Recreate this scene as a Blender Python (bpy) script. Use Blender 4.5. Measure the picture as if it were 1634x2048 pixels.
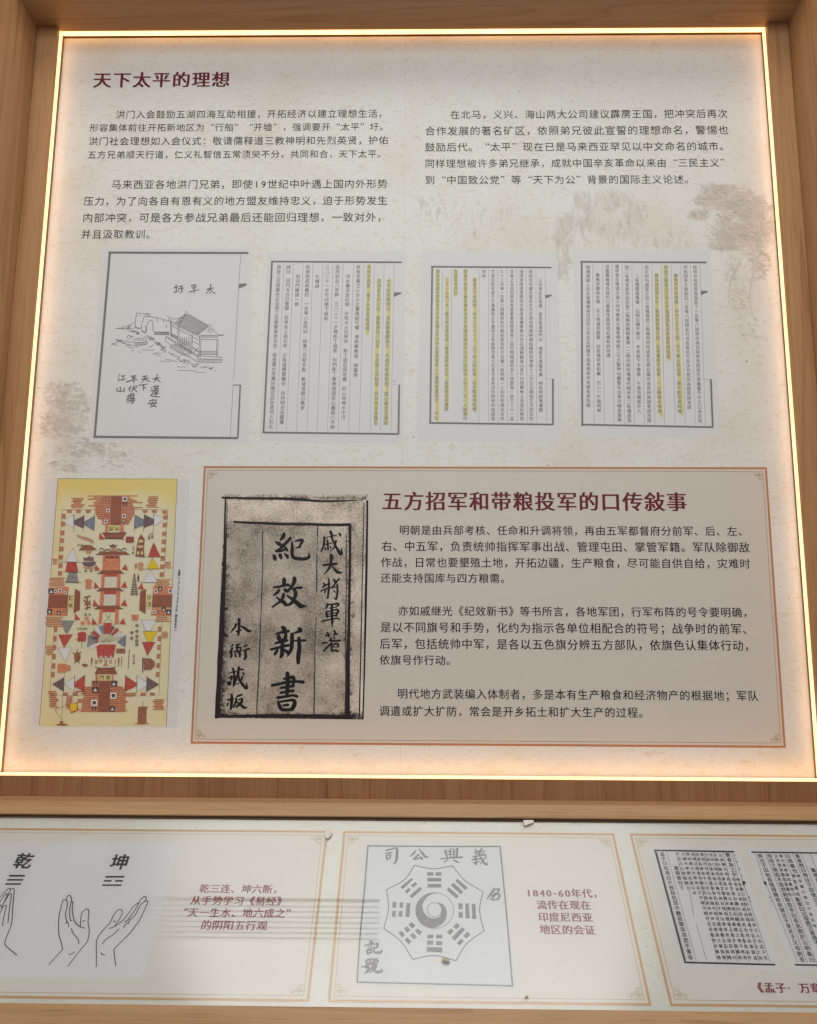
import bpy, bmesh, math, random
from mathutils import Vector, Matrix

for o in list(bpy.data.objects): bpy.data.objects.remove(o)
sc = bpy.context.scene
COL = sc.collection
random.seed(7)
ZO = 1.70                       # height of the panel's own zero line above the floor

# ------------------------------------------------------------------ camera
W, H, F = 1634.0, 2048.0, 1711.59
PITCH, YAW, ROLL = 0.171929, 0.0155825, -0.0056346
CAM = Vector((0.025367, -1.532878, -0.323089 + ZO))
def rotm(p, y, r):
    return Matrix.Rotation(y, 3, 'Z') @ Matrix.Rotation(p, 3, 'X') @ Matrix.Rotation(r, 3, 'Y')
RM = rotm(PITCH, YAW, ROLL)
cd = bpy.data.cameras.new('camera')
cam = bpy.data.objects.new('camera', cd); COL.objects.link(cam)
cam.matrix_world = Matrix.Translation(CAM) @ (RM @ Matrix.Rotation(math.pi/2, 3, 'X')).to_4x4()
cd.sensor_fit = 'VERTICAL'; cd.sensor_height = 24.0; cd.lens = 24.0*F/H
cd.clip_start = 0.05; cd.clip_end = 100
sc.camera = cam

# ------------------------------------------------------------------ world, lamps, exposure
wd = bpy.data.worlds.new('World'); sc.world = wd; wd.use_nodes = True
bg = wd.node_tree.nodes['Background']
bg.inputs[0].default_value = (0.95, 0.97, 1.0, 1); bg.inputs[1].default_value = 0.27
def area(name, loc, target, sx, sy, power, colr):
    l = bpy.data.lights.new(name, 'AREA'); l.shape = 'RECTANGLE'; l.size = sx; l.size_y = sy
    l.energy = power; l.color = colr
    o = bpy.data.objects.new(name, l); COL.objects.link(o); o.location = loc
    o.rotation_euler = (Vector(target)-Vector(loc)).to_track_quat('-Z', 'Y').to_euler()
    return o
area('ceiling_lamp', (0.0, -3.3, 1.50+ZO), (0, -0.2, 0.1+ZO), 2.8, 1.0, 51, (0.985, 0.995, 0.985))
sp = bpy.data.lights.new('added_ceiling_spot', 'SPOT'); sp.energy = 1300; sp.spot_size = math.radians(50); sp.spot_blend = 0.5  # unseen spot, added to throw the bright ceiling pool the glass mirrors
sp.color = (1.0, 0.985, 0.965); sp.shadow_soft_size = 0.05
spo = bpy.data.objects.new('added_ceiling_spot', sp); COL.objects.link(spo)
spo.location = (-0.05, -2.8, 0.4+ZO)
spo.rotation_euler = (Vector((-0.02, -0.86, 2.20+ZO))-spo.location).to_track_quat('-Z', 'Y').to_euler()
sc.view_settings.view_transform = 'Standard'; sc.view_settings.look = 'None'
sc.view_settings.exposure = 0.0; sc.view_settings.gamma = 1.0
sc.render.engine = 'CYCLES'
sc.cycles.transparent_max_bounces = 16
sc.cycles.max_bounces = 6

# ------------------------------------------------------------------ materials
def lin(c):
    c /= 255.0
    return c/12.92 if c <= 0.04045 else ((c+0.055)/1.055)**2.4
def new_mat(name):
    m = bpy.data.materials.new(name); m.use_nodes = True
    return m, m.node_tree, m.node_tree.nodes['Principled BSDF']
INK = {}
def ink(name, r, g, b, rough=0.42, spec=0.22, blotch=0.0, scale=900.0):
    """flat print colour (linear albedo) under the same satin film as its sheet"""
    k = (name, r, g, b)
    if k in INK: return INK[k]
    m, nt, bs = new_mat(name)
    bs.inputs['Roughness'].default_value = rough
    bs.inputs['Specular IOR Level'].default_value = spec
    bs.inputs['Base Color'].default_value = (r, g, b, 1)
    if blotch:
        tc = nt.nodes.new('ShaderNodeTexCoord'); n = nt.nodes.new('ShaderNodeTexNoise')
        n.inputs['Scale'].default_value = scale; n.inputs['Detail'].default_value = 3
        nt.links.new(tc.outputs['Object'], n.inputs['Vector'])
        rp = nt.nodes.new('ShaderNodeValToRGB')
        rp.color_ramp.elements[0].position = 0.35; rp.color_ramp.elements[1].position = 0.68
        k1 = 1.0-blotch
        rp.color_ramp.elements[0].color = (r*k1, g*k1, b*k1, 1)
        rp.color_ramp.elements[1].color = (min(1, r+blotch*0.45), min(1, g+blotch*0.42), min(1, b+blotch*0.40), 1)
        nt.links.new(n.outputs['Fac'], rp.inputs['Fac']); nt.links.new(rp.outputs['Color'], bs.inputs['Base Color'])
    INK[k] = m
    return m

def fibre_paper(name, base, strand, stain, scale=1.0, rough=0.42):
    """handmade-paper print: pale ground, cloudy stains, fine curly straw strands"""
    m, nt, bs = new_mat(name); N = nt.nodes; L = nt.links
    bs.inputs['Roughness'].default_value = rough; bs.inputs['Specular IOR Level'].default_value = 0.25
    tc = N.new('ShaderNodeTexCoord')
    def noise(sc_, det, vec, dist=0.0, rgh=0.5):
        n = N.new('ShaderNodeTexNoise'); n.inputs['Scale'].default_value = sc_; n.inputs['Detail'].default_value = det
        n.inputs['Distortion'].default_value = dist; n.inputs['Roughness'].default_value = rgh
        L.new(vec, n.inputs['Vector']); return n.outputs['Fac']
    def mapr(v, a, b, c=0.0, d=1.0):
        n = N.new('ShaderNodeMapRange'); n.interpolation_type = 'SMOOTHSTEP'
        for i, x in zip(('From Min', 'From Max', 'To Min', 'To Max'), (a, b, c, d)): n.inputs[i].default_value = x
        L.new(v, n.inputs['Value']); return n.outputs['Result']
    def math2(op, a, b):
        n = N.new('ShaderNodeMath'); n.operation = op
        for i, x in enumerate((a, b)):
            if isinstance(x, (int, float)): n.inputs[i].default_value = x
            else: L.new(x, n.inputs[i])
        return n.outputs[0]
    mp = N.new('ShaderNodeMapping'); mp.inputs['Scale'].default_value = (0.55, 1, 1.6); L.new(tc.outputs['Object'], mp.inputs['Vector'])
    v0 = tc.outputs['Object']; v1 = mp.outputs['Vector']
    # strands: thin iso-lines of a noise, broken up by a second one
    def strands(s, off, width, lo, hi):
        mq = N.new('ShaderNodeMapping'); mq.inputs['Location'].default_value = (off, off*1.7, off*0.6); L.new(v1, mq.inputs['Vector'])
        n = noise(s, 1.5, mq.outputs['Vector'], 0.6)
        d = math2('ABSOLUTE', math2('SUBTRACT', n, 0.5), 0)
        line = mapr(d, 0.0, width, 1.0, 0.0)
        gate = mapr(noise(s*1.7, 1, mq.outputs['Vector']), lo, hi)
        return math2('MULTIPLY', line, gate)
    st = math2('MAXIMUM', strands(24*scale, 3.1, 0.020, 0.52, 0.60), strands(38*scale, 9.7, 0.030, 0.52, 0.60))
    st = math2('MAXIMUM', st, strands(70*scale, 15.2, 0.045, 0.50, 0.60))
    cloud = mapr(noise(5.5*scale, 5, v0, 0.3), 0.45, 0.75)
    fine = noise(240*scale, 3, v1)
    rgb = N.new('ShaderNodeMixRGB'); rgb.inputs['Color1'].default_value = (*base, 1); rgb.inputs['Color2'].default_value = (*stain, 1)
    L.new(cloud, rgb.inputs['Fac'])
    r2 = N.new('ShaderNodeMixRGB'); r2.blend_type = 'MULTIPLY'; r2.inputs['Fac'].default_value = 1
    g = N.new('ShaderNodeCombineColor'); f2 = mapr(fine, 0.25, 0.75, 0.94, 1.03)
    for i in range(3): L.new(f2, g.inputs[i])
    L.new(rgb.outputs['Color'], r2.inputs['Color1']); L.new(g.outputs['Color'], r2.inputs['Color2'])
    r3 = N.new('ShaderNodeMixRGB'); r3.inputs['Color2'].default_value = (*strand, 1)
    L.new(math2('MULTIPLY', st, 0.36), r3.inputs['Fac']); L.new(r2.outputs['Color'], r3.inputs['Color1'])
    sp1 = mapr(noise(150*scale, 0, v0), 0.83, 0.87)
    r4 = N.new('ShaderNodeMixRGB'); r4.inputs['Color2'].default_value = (0.16, 0.12, 0.08, 1)
    L.new(math2('MULTIPLY', sp1, 0.6), r4.inputs['Fac']); L.new(r3.outputs['Color'], r4.inputs['Color1'])
    L.new(r4.outputs['Color'], bs.inputs['Base Color'])
    return m

def wood(name, axis, dark, mid, light, seed=0.0, rough=0.45, cath=9.0):
    """oak-look laminate, grain running along axis 0/1/2"""
    m, nt, bs = new_mat(name); N = nt.nodes; L = nt.links
    bs.inputs['Roughness'].default_value = rough; bs.inputs['Specular IOR Level'].default_value = 0.35
    tc = N.new('ShaderNodeTexCoord')
    def mapping(along, across, loc):
        mp = N.new('ShaderNodeMapping'); s = [across]*3; s[axis] = along
        mp.inputs['Scale'].default_value = s; mp.inputs['Location'].default_value = loc
        L.new(tc.outputs['Object'], mp.inputs['Vector']); return mp.outputs['Vector']
    def noise(v, s, d, r=0.5, dist=0.0):
        n = N.new('ShaderNodeTexNoise'); n.inputs['Scale'].default_value = s; n.inputs['Detail'].default_value = d
        n.inputs['Roughness'].default_value = r; n.inputs['Distortion'].default_value = dist
        L.new(v, n.inputs['Vector']); return n.outputs['Fac']
    def mth(op, a, b):
        n = N.new('ShaderNodeMath'); n.operation = op
        for i, x in enumerate((a, b)):
            if isinstance(x, (int, float)): n.inputs[i].default_value = x
            else: L.new(x, n.inputs[i])
        return n.outputs[0]
    big = noise(mapping(0.55, 13.0, (seed, seed*2, seed*3)), 1.0, 2, 0.4, 0.4)
    rings = mth('FRACT', mth('MULTIPLY', big, cath), 0)
    rings = mth('POWER', rings, 4.0)
    fib = noise(mapping(2.2, 120.0, (seed*5, seed, seed)), 1.0, 3, 0.6)
    pore = noise(mapping(14.0, 620.0, (seed*3, seed, 1.0)), 1.0, 2, 0.5)
    tone = noise(mapping(0.8, 14.0, (seed*7, 2.0, seed)), 1.0, 2)
    f = mth('ADD', mth('MULTIPLY', rings, 0.28), mth('MULTIPLY', fib, 0.55))
    f = mth('ADD', f, mth('MULTIPLY', tone, 0.35))
    rp = N.new('ShaderNodeValToRGB'); e = rp.color_ramp.elements
    e[0].position = 0.30; e[0].color = (*light, 1); e[1].position = 0.95; e[1].color = (*dark, 1)
    x = e.new(0.6); x.color = (*mid, 1)
    L.new(f, rp.inputs['Fac'])
    mx = N.new('ShaderNodeMixRGB'); mx.blend_type = 'MULTIPLY'
    mr = N.new('ShaderNodeMapRange'); mr.inputs['From Min'].default_value = 0.56; mr.inputs['From Max'].default_value = 0.70
    mr.inputs['To Min'].default_value = 0.0; mr.inputs['To Max'].default_value = 0.45
    L.new(pore, mr.inputs['Value']); L.new(mr.outputs['Result'], mx.inputs['Fac'])
    L.new(rp.outputs['Color'], mx.inputs['Color1']); mx.inputs['Color2'].default_value = (0.5, 0.38, 0.28, 1)
    L.new(mx.outputs['Color'], bs.inputs['Base Color'])
    bp = N.new('ShaderNodeBump'); bp.inputs['Strength'].default_value = 0.12; bp.inputs['Distance'].default_value = 0.0006
    L.new(fib, bp.inputs['Height']); L.new(bp.outputs['Normal'], bs.inputs['Normal'])
    return m

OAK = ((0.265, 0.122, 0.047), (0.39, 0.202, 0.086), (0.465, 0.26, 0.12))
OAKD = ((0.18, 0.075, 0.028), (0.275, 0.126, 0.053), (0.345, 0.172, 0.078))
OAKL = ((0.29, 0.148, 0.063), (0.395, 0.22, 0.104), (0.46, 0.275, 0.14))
M_top = wood('soffit oak', 0, *OAK, seed=1.3)
M_side = wood('side oak', 2, *OAK, seed=4.1)
M_side2 = wood('side oak b', 2, *OAK, seed=7.7)
M_post = wood('post oak', 2, *OAK, seed=2.9, cath=6)
M_post2 = wood('post oak b', 2, *OAK, seed=11.2, cath=6)
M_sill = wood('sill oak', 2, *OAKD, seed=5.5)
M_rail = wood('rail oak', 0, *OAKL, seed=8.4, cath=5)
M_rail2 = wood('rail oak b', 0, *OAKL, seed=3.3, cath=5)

# ------------------------------------------------------------------ object helpers
def mesh_obj(name, verts, faces, mat, parent=None, smooth=False):
    me = bpy.data.meshes.new(name); me.from_pydata([tuple(v) for v in verts], [], faces); me.update()
    if mat: me.materials.append(mat)
    o = bpy.data.objects.new(name, me); COL.objects.link(o)
    if parent: o.parent = parent
    return o
def tag(o, label, cat, group=None):
    o['label'] = label; o['category'] = cat
    if group: o['group'] = group
    return o
def thing(name, loc, label, cat, group=None):
    o = bpy.data.objects.new(name, None); COL.objects.link(o); o.location = loc
    o.empty_display_size = 0.05
    return tag(o, label, cat, group)
def box(name, lo, hi, mat, parent=None, base=(0, 0, 0), bevel=0.0):
    bm = bmesh.new(); bmesh.ops.create_cube(bm, size=1)
    for v in bm.verts:
        v.co = Vector([lo[i]+(v.co[i]+0.5)*(hi[i]-lo[i])-base[i] for i in range(3)])
    if bevel: bmesh.ops.bevel(bm, geom=bm.edges[:], offset=bevel, segments=2, affect='EDGES')
    me = bpy.data.meshes.new(name); bm.to_mesh(me); bm.free(); me.materials.append(mat)
    o = bpy.data.objects.new(name, me); COL.objects.link(o)
    if parent: o.parent = parent
    return o

# ------------------------------------------------------------------ the two printed planes
S = 0.7430665; CS, SN = math.cos(S), math.sin(S)
YH, ZH = -0.1, -0.574336 + ZO           # a point at the head of the sloping sheet
class Plane:
    def __init__(s, org, u, v):
        s.o, s.u, s.v = Vector(org), Vector(u), Vector(v); s.n = s.u.cross(s.v)
    def uv(s, px, py):
        d = RM @ Vector(((px-W/2)/F, 1, -(py-H/2)/F))
        t = s.n.dot(s.o-CAM)/s.n.dot(d); p = CAM+d*t-s.o
        return p.dot(s.u), p.dot(s.v)
    def w(s, u, v, lay=0):
        return s.u*u+s.v*v+s.n*(lay*0.00012)
UP = Plane((0, 0, ZO), (1, 0, 0), (0, 0, 1))             # upright panel, face at y = 0
LO = Plane((0, YH, ZH), (1, 0, 0), (0, CS, SN))          # sloping sheet; v runs uphill

class Zoom:
    """measured print positions: a detail view (origin, scale) on a plane"""
    def __init__(s, pl, x0, y0, k): s.pl, s.x0, s.y0, s.k = pl, x0, y0, k
    def __call__(s, x, y): return s.pl.uv(s.x0+x/s.k, s.y0+y/s.k)
ZU = Zoom(UP, 0, 0, 1); ZL = Zoom(LO, 0, 0, 1)

def poly(name, z, pts, mat, parent, lay=1):
    """one or several flat polygons printed on plane z.pl"""
    if not isinstance(pts[0][0], (tuple, list)): pts = [pts]
    V, Fc = [], []
    for p in pts:
        i = len(V)
        V += [z.pl.w(*z(*q), lay) for q in p]
        Fc.append(tuple(range(i, i+len(p))))
    return mesh_obj(name, V, Fc, mat, parent)
def rect(name, pl, u0, u1, v0, v1, mat, parent, lay):
    return mesh_obj(name, [pl.w(u0, v0, lay), pl.w(u1, v0, lay), pl.w(u1, v1, lay), pl.w(u0, v1, lay)], [(0, 1, 2, 3)], mat, parent)
def spline(p, n=5):
    if len(p) < 3: return [tuple(q) for q in p]
    out = []
    for i in range(len(p)-1):
        a, b, c, d = p[max(0, i-1)], p[i], p[i+1], p[min(len(p)-1, i+2)]
        for k in range(n):
            t = k/n
            out.append(tuple(0.5*((2*b[j])+(-a[j]+c[j])*t+(2*a[j]-5*b[j]+4*c[j]-d[j])*t*t+(-a[j]+3*b[j]-3*c[j]+d[j])*t**3) for j in range(len(b))))
    out.append(tuple(p[-1]))
    return out
def ribbon(pts, V, Fc, pl, lay, caps=True):
    """pts: (u, v, width) in plane metres -> a strip"""
    n = len(pts); i0 = len(V)
    for i, (x, y, wd_) in enumerate(pts):
        a = pts[max(0, i-1)]; b = pts[min(n-1, i+1)]
        dx, dy = b[0]-a[0], b[1]-a[1]; l = math.hypot(dx, dy) or 1e-9
        nx, ny = -dy/l, dx/l
        V.append(pl.w(x+nx*wd_/2, y+ny*wd_/2, lay)); V.append(pl.w(x-nx*wd_/2, y-ny*wd_/2, lay))
        if i: k = i0+2*i; Fc.append((k-2, k-1, k+1, k))
    if caps:
        for i, j in ((0, 1), (n-1, n-2)):
            x, y, r = pts[i][0], pts[i][1], pts[i][2]/2
            if r < 1e-5: continue
            dx, dy = x-pts[j][0], y-pts[j][1]; a0 = math.atan2(dy, dx)
            k = len(V)
            for q in range(5):
                a = a0-math.pi/2+math.pi*q/4
                V.append(pl.w(x+math.cos(a)*r*0.9, y+math.sin(a)*r*0.9, lay+0.15))
            Fc.append(tuple(range(k, k+5)))
def strokes(name, z, lines, mat, parent, lay=2, width=1.0, smooth=True, caps=False, jit=0.0):
    """line art: polylines in detail-view units; width in the same units unless the point has its own"""
    V, Fc = [], []
    for ln in lines:
        p = spline(ln) if smooth else ln
        out = []
        for i, q in enumerate(p):
            wq = q[2] if len(q) > 2 else width
            u, v = z(q[0]+random.uniform(-jit, jit), q[1]+random.uniform(-jit, jit)); a = z(q[0]+wq, q[1])
            out.append((u, v, abs(a[0]-u)))
        ribbon(out, V, Fc, z.pl, lay+0.004*len(Fc) % 0.5, caps)
    return mesh_obj(name, V, Fc, mat, parent)

# ------------------------------------------------------------------ glyphs
fc = bpy.data.curves.new('glyph', 'FONT'); fc.resolution_u = 3
fo = bpy.data.objects.new('glyph', fc); COL.objects.link(fo)
GL = {}
def glyph(ch):
    if ch in GL: return GL[ch]
    fc.body = ch
    dg = bpy.context.evaluated_depsgraph_get(); dg.update()
    me = bpy.data.meshes.new_from_object(fo.evaluated_get(dg))
    GL[ch] = ([(v.co.x, v.co.y) for v in me.vertices], [tuple(p.vertices) for p in me.polygons])
    bpy.data.meshes.remove(me)
    return GL[ch]
def bold(wx, wy):
    """stroke weight: copies of the outline printed with small offsets"""
    if wx == 0 and wy == 0: return [(0, 0)]
    return [(0, 0), (-wx, 0), (wx, 0)]+([(0, -wy), (0, wy)] if wy else [])+([(-wx/2, 0), (wx/2, 0)] if wx > 0.025 else [])
def adv(ch):
    if ch in '-': return 0.50
    if ch.isascii() and ch.isdigit(): return 0.62
    return 1.0
def put(V, Fc, pl, ch, cu, cv, size, lay, wt=(0, 0), sx=1.0, shear=0.0, rise=0.0, slant=0.0, rot=0.0):
    """one character whose em box is centred on (cu, cv)"""
    if ch in ' 　': return
    G, Fq = glyph(ch)
    if not G: return
    if ch in '“‘': ox = 0.60
    elif ch in '”’': ox = 0.02
    elif ch.isascii():
        xs = [g[0] for g in G]; ox = 0.5-(min(xs)+max(xs))/2
    else: ox = 0.0
    oy = 0.10 if ch in '“”' else 0.08 if ch == '-' else 0.0
    ca, sa = math.cos(rot), math.sin(rot)
    for q, (bx, by) in enumerate(bold(*wt)):
        i = len(V)
        for gx, gy in G:
            x = (gx+ox-0.5)*sx+bx; y = gy+oy-0.34+by
            if rise: y += x*rise
            if slant: x += y*slant
            x, y = x*ca-y*sa, x*sa+y*ca
            V.append(pl.w(cu+x*size, cv+y*size, lay+0.03*q))
        Fc += [tuple(i+a for a in f) for f in Fq]
def text_line(name, pl, s, x0, x1, y, mat, parent, lay=3, k=0.96, wt=(0, 0), sx=None, half=False):
    """a line of print from pixel column x0 to x1 at height y of the measured view"""
    u0, v = pl.uv(x0, y); u1, _ = pl.uv(x1, y)
    A = [0.5 if (half and c in '“”') else adv(c) for c in s]
    a = (u1-u0)/sum(A); u = u0; V, Fc = [], []
    for c, w_ in zip(s, A):
        put(V, Fc, pl, c, u+a*w_/2+(-0.25*a if (half and c == '“') else 0.25*a if (half and c == '”') else 0), v, a*k if sx is None else sx, lay, wt)
        u += a*w_
    return mesh_obj(name, V, Fc, mat, parent)
def column(name, z, s, top, bot, mat, parent, size, lay=3, wt=(0, 0), sx=1.0):
    """a vertical column of print between two measured character centres"""
    a = z(*top); b = z(*bot); n = max(1, len(s)-1); V, Fc = [], []
    e = z(top[0]+size, top[1])[0]-a[0]
    for i, c in enumerate(s):
        t = i/n
        put(V, Fc, z.pl, c, a[0]+(b[0]-a[0])*t, a[1]+(b[1]-a[1])*t, e*random.uniform(0.97, 1.03), lay, wt, sx)
    return mesh_obj(name, V, Fc, mat, parent)

# ================================================================== structure behind
M_wall = ink('wall paint', 0.45, 0.36, 0.27, rough=0.7)
box('wall', (-1.6, 0.035, 0.0), (1.6, 0.12, 2.20+ZO-0.001), M_wall)['kind'] = 'structure'
M_ceil = ink('ceiling paint', 0.82, 0.82, 0.80, rough=0.9, spec=0.1)
box('ceiling', (-4.0, -4.6, 2.20+ZO), (4.0, 0.034, 2.25+ZO), M_ceil)['kind'] = 'structure'
# slot diffuser in the ceiling, seen mirrored in the glass of the sloping case
gd = thing('air_diffuser', (-0.70, -0.792, 2.20+ZO), 'long slotted air outlet in the ceiling, mirrored as stripes in the glass', 'air outlet')
M_dark = ink('outlet dark', 0.30, 0.30, 0.30, rough=0.8)
M_slat = ink('outlet slat', 0.75, 0.75, 0.73, rough=0.6)
box('backing', (-0.53, -0.082, -0.006), (0.53, 0.082, -0.001), M_dark, gd)
for i in range(8):
    y = -0.077+i*0.022
    box('slat', (-0.54, y-0.0080, -0.012), (0.54, y+0.0080, -0.0065), M_slat, gd)

# ================================================================== wooden alcove
ZT, ZB = 0.916004+ZO, -0.517189+ZO
zs = 0.9175+ZO; zf = -0.5187+ZO; zr = -0.5513+ZO
al = thing('display_alcove', (0, -0.03, zr), 'oak veneer alcove of deep boards framing the big printed panel', 'alcove')
B = (0, -0.03, zr)
box('top_board', (-0.80, -0.125, zs), (0.80, 0.034, zs+0.03), M_top, al, B, 0.0006)
box('side_board', (-0.775, -0.20, zr-0.30), (-0.742, 0.034, zs-0.0003), M_side, al, B, 0.0006)
box('side_board', (0.742, -0.20, zr-0.30), (0.775, 0.034, zs-0.0003), M_side2, al, B, 0.0006)
box('side_post', (-0.7417, -0.031, zf+0.0002), (-0.7015, 0.034, zs-0.0004), M_post, al, B, 0.0008)
box('side_post', (0.7015, -0.031, zf+0.0002), (0.7417, 0.034, zs-0.0004), M_post2, al, B, 0.0008)
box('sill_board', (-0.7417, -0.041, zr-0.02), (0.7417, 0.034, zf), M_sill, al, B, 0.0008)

# light strip let into the reveals
ml, nt, bs = new_mat('warm light strip')
nt.nodes.remove(bs); em = nt.nodes.new('ShaderNodeEmission'); em.inputs['Color'].default_value = (1.0, 0.52, 0.205, 1); em.inputs['Strength'].default_value = 3.4
tcl = nt.nodes.new('ShaderNodeTexCoord'); nl = nt.nodes.new('ShaderNodeTexNoise'); nl.inputs['Scale'].default_value = 9; nl.inputs['Detail'].default_value = 3
ml2 = nt.nodes.new('ShaderNodeMapRange'); ml2.inputs['From Min'].default_value = 0.3; ml2.inputs['From Max'].default_value = 0.7; ml2.inputs['To Min'].default_value = 3.0; ml2.inputs['To Max'].default_value = 4.0
nt.links.new(tcl.outputs['Object'], nl.inputs['Vector']); nt.links.new(nl.outputs['Fac'], ml2.inputs['Value']); nt.links.new(ml2.outputs['Result'], em.inputs['Strength'])
nt.links.new(em.outputs[0], nt.nodes['Material Output'].inputs[0])
ls = thing('light_strip', (0, -0.012, zf), 'glowing warm white light strip running round the big panel', 'light strip')
LB = (0, -0.012, zf)
box('light_bar', (-0.7008, -0.0155, zs-0.0010), (0.7008, -0.0040, zs+0.001), ml, ls, LB)
box('light_bar', (-0.7020, -0.0205, zf+0.004), (-0.7005, -0.0095, zs-0.0022), ml, ls, LB)
box('light_bar', (0.7005, -0.0190, zf+0.004), (0.7020, -0.0080, zs-0.0022), ml, ls, LB)
box('light_bar', (-0.7008, -0.0335, zf-0.001), (0.7008, -0.0075, zf+0.0016), ml, ls, LB, 0.0008)

# ================================================================== the big printed panel
M_paper = fibre_paper('fibre paper print', (0.715, 0.70, 0.655), (0.56, 0.45, 0.29), (0.675, 0.635, 0.55))
PAN = (0, 0, ZO)
pan = thing('information_panel', PAN, 'large cream printed panel of Chinese text, old book pages and a coloured picture', 'panel')
box('back_board', (-0.7012, 0.0125, zf), (0.7012, 0.034, zs-0.0005), M_top, al, B)
box('board', (-0.7010, 0.0, ZB-0.001), (0.7010, 0.012, ZT-0.0012), M_paper, pan, PAN, 0.0004)
M_seam = ink('sheet seam', 0.60, 0.57, 0.50)
us = UP.uv(806, 800)[0]
rect('seam', UP, us-0.0004, us+0.0004, ZB-ZO, ZT-ZO-0.0015, M_seam, pan, 0.5)
K1 = ink('body text black', 0.014, 0.014, 0.016)
RED = ink('heading red', 0.14, 0.010, 0.020)
HW = (0.030, 0.004)

text_line('heading', UP, '天下太平的理想', 185, 461.5, 161.5, RED, pan, k=0.93, wt=HW)
for s, a, b, y in (
    ('洪门入会鼓励五湖四海互助相援，开拓经济以建立理想生活，', 231, 776, 230),
    ('形容集体前往开拓新地区为“行船”“开墟”，强调要开“太平”圩。', 178.5, 778, 256.5),
    ('洪门社会理想如入会仪式：敬请儒释道三教神明和先烈英贤，护佑', 176.5, 777.5, 283.5),
    ('五方兄弟顺天行道，仁义礼智信五常须臾不分，共同和合，天下太平。', 174.5, 773.5, 310.5),
    ('马来西亚各地洪门兄弟，即使19世纪中叶遇上国内外形势', 222, 776, 370),
    ('压力，为了向各自有恩有义的地方盟友维持忠义，迫于形势发生', 166.5, 776, 403.3),
    ('内部冲突，可是各方参战兄弟最后还能回归理想，一致对外，', 164.5, 776, 436.5),
    ('并且汲取教训。', 161.5, 313, 469.5),
    ('在北马，义兴、海山两大公司建议霹雳王国，把冲突后再次', 899.5, 1456, 230.3),
    ('合作发展的著名矿区，依照弟兄彼此宣誓的理想命名，警惕也', 849, 1458, 263),
    ('鼓励后代。“太平”现在已是马来西亚罕见以中文命名的城市。', 849, 1460, 295.3),
    ('同样理想被许多弟兄继承，成就中国辛亥革命以来由“三民主义”', 849, 1461, 328),
    ('到“中国致公党”等“天下为公”背景的国际主义论述。', 849, 1390, 361)):
    text_line('text_line', UP, s, a, b, y, K1, pan, wt=(0, 0))

# ---- framed box with its tinted ground
OX0, OX1, OZ0, OZ1 = -0.375978, 0.654325, -0.467739, 0.027696
M_tint = ink('tinted ground', 0.595, 0.540, 0.465)
ORA = ink('border orange', 0.47, 0.195, 0.085)
ORT = ink('border thin brown', 0.33, 0.145, 0.075)
tint = rect('tinted_ground', UP, OX0, OX1, OZ0, OZ1, M_tint, pan, 1)
def frame_border(name, pl, x0, x1, v0, v1, w_, mat, parent, lay):
    V = [pl.w(a, b, lay) for a, b in ((x0, v0), (x1, v0), (x1, v1), (x0, v1), (x0+w_, v0+w_), (x1-w_, v0+w_), (x1-w_, v1-w_), (x0+w_, v1-w_))]
    return mesh_obj(name, V, [(0, 1, 5, 4), (1, 2, 6, 5), (2, 3, 7, 6), (3, 0, 4, 7)], mat, parent)
def ornate(pl, x0, x1, v0, v1, thick, inset, lw, m1, m2, parent, lay, unit=0.00092):
    """double-line border with fretwork corners"""
    br = frame_border('border', pl, x0, x1, v0, v1, thick, m1, parent, lay)
    gap = 17.4*unit
    V, Fc = [], []
    a0, a1, b0, b1 = x0+inset, x1-inset, v0+inset, v1-inset
    for p, q in (((a0+gap, b0), (a1-gap, b0)), ((a0+gap, b1), (a1-gap, b1)), ((a0, b0+gap*0.93), (a0, b1-gap*0.93)), ((a1, b0+gap*0.93), (a1, b1-gap*0.93))):
        ribbon([(*p, lw), (*q, lw)], V, Fc, pl, lay, False)
    mesh_obj('thin_border_line', V, Fc, m2, br)
    fret = [[(17.4, 0), (17.4, 8.0), (0.0, 8.0), (0.0, 13.4), (5.8, 13.4), (5.8, 0.3), (0.0, 0.3), (0.0, 5.8), (14.6, 5.8), (14.6, 0.3), (8.6, 0.3), (8.6, 16.2), (0, 16.2)],
            [(11.6, 8.0), (11.6, 11.0), (8.6, 11.0)]]
    for cx, cy, dx, dy in ((a0, b0, 1, 1), (a1, b0, -1, 1), (a0, b1, 1, -1), (a1, b1, -1, -1)):
        V, Fc = [], []
        for path in fret:
            for i in range(len(path)-1):
                (pa, pb), (qa, qb) = path[i], path[i+1]
                ribbon([(cx+dx*pa*unit, cy+dy*pb*unit, lw*0.9), (cx+dx*qa*unit, cy+dy*qb*unit, lw*0.9)], V, Fc, pl, lay+0.1+0.01*i, False)
        mesh_obj('corner_fret', V, Fc, m2, br)
    return br
ornate(UP, OX0, OX1, OZ0, OZ1, 0.0035, 0.0080, 0.0007, ORA, ORT, pan, 2)
text_line('heading', UP, '五方招军和带粮投军的口传敍事', 762.5, 1375, 1003.5, RED, pan, k=0.94, wt=HW)
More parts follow.
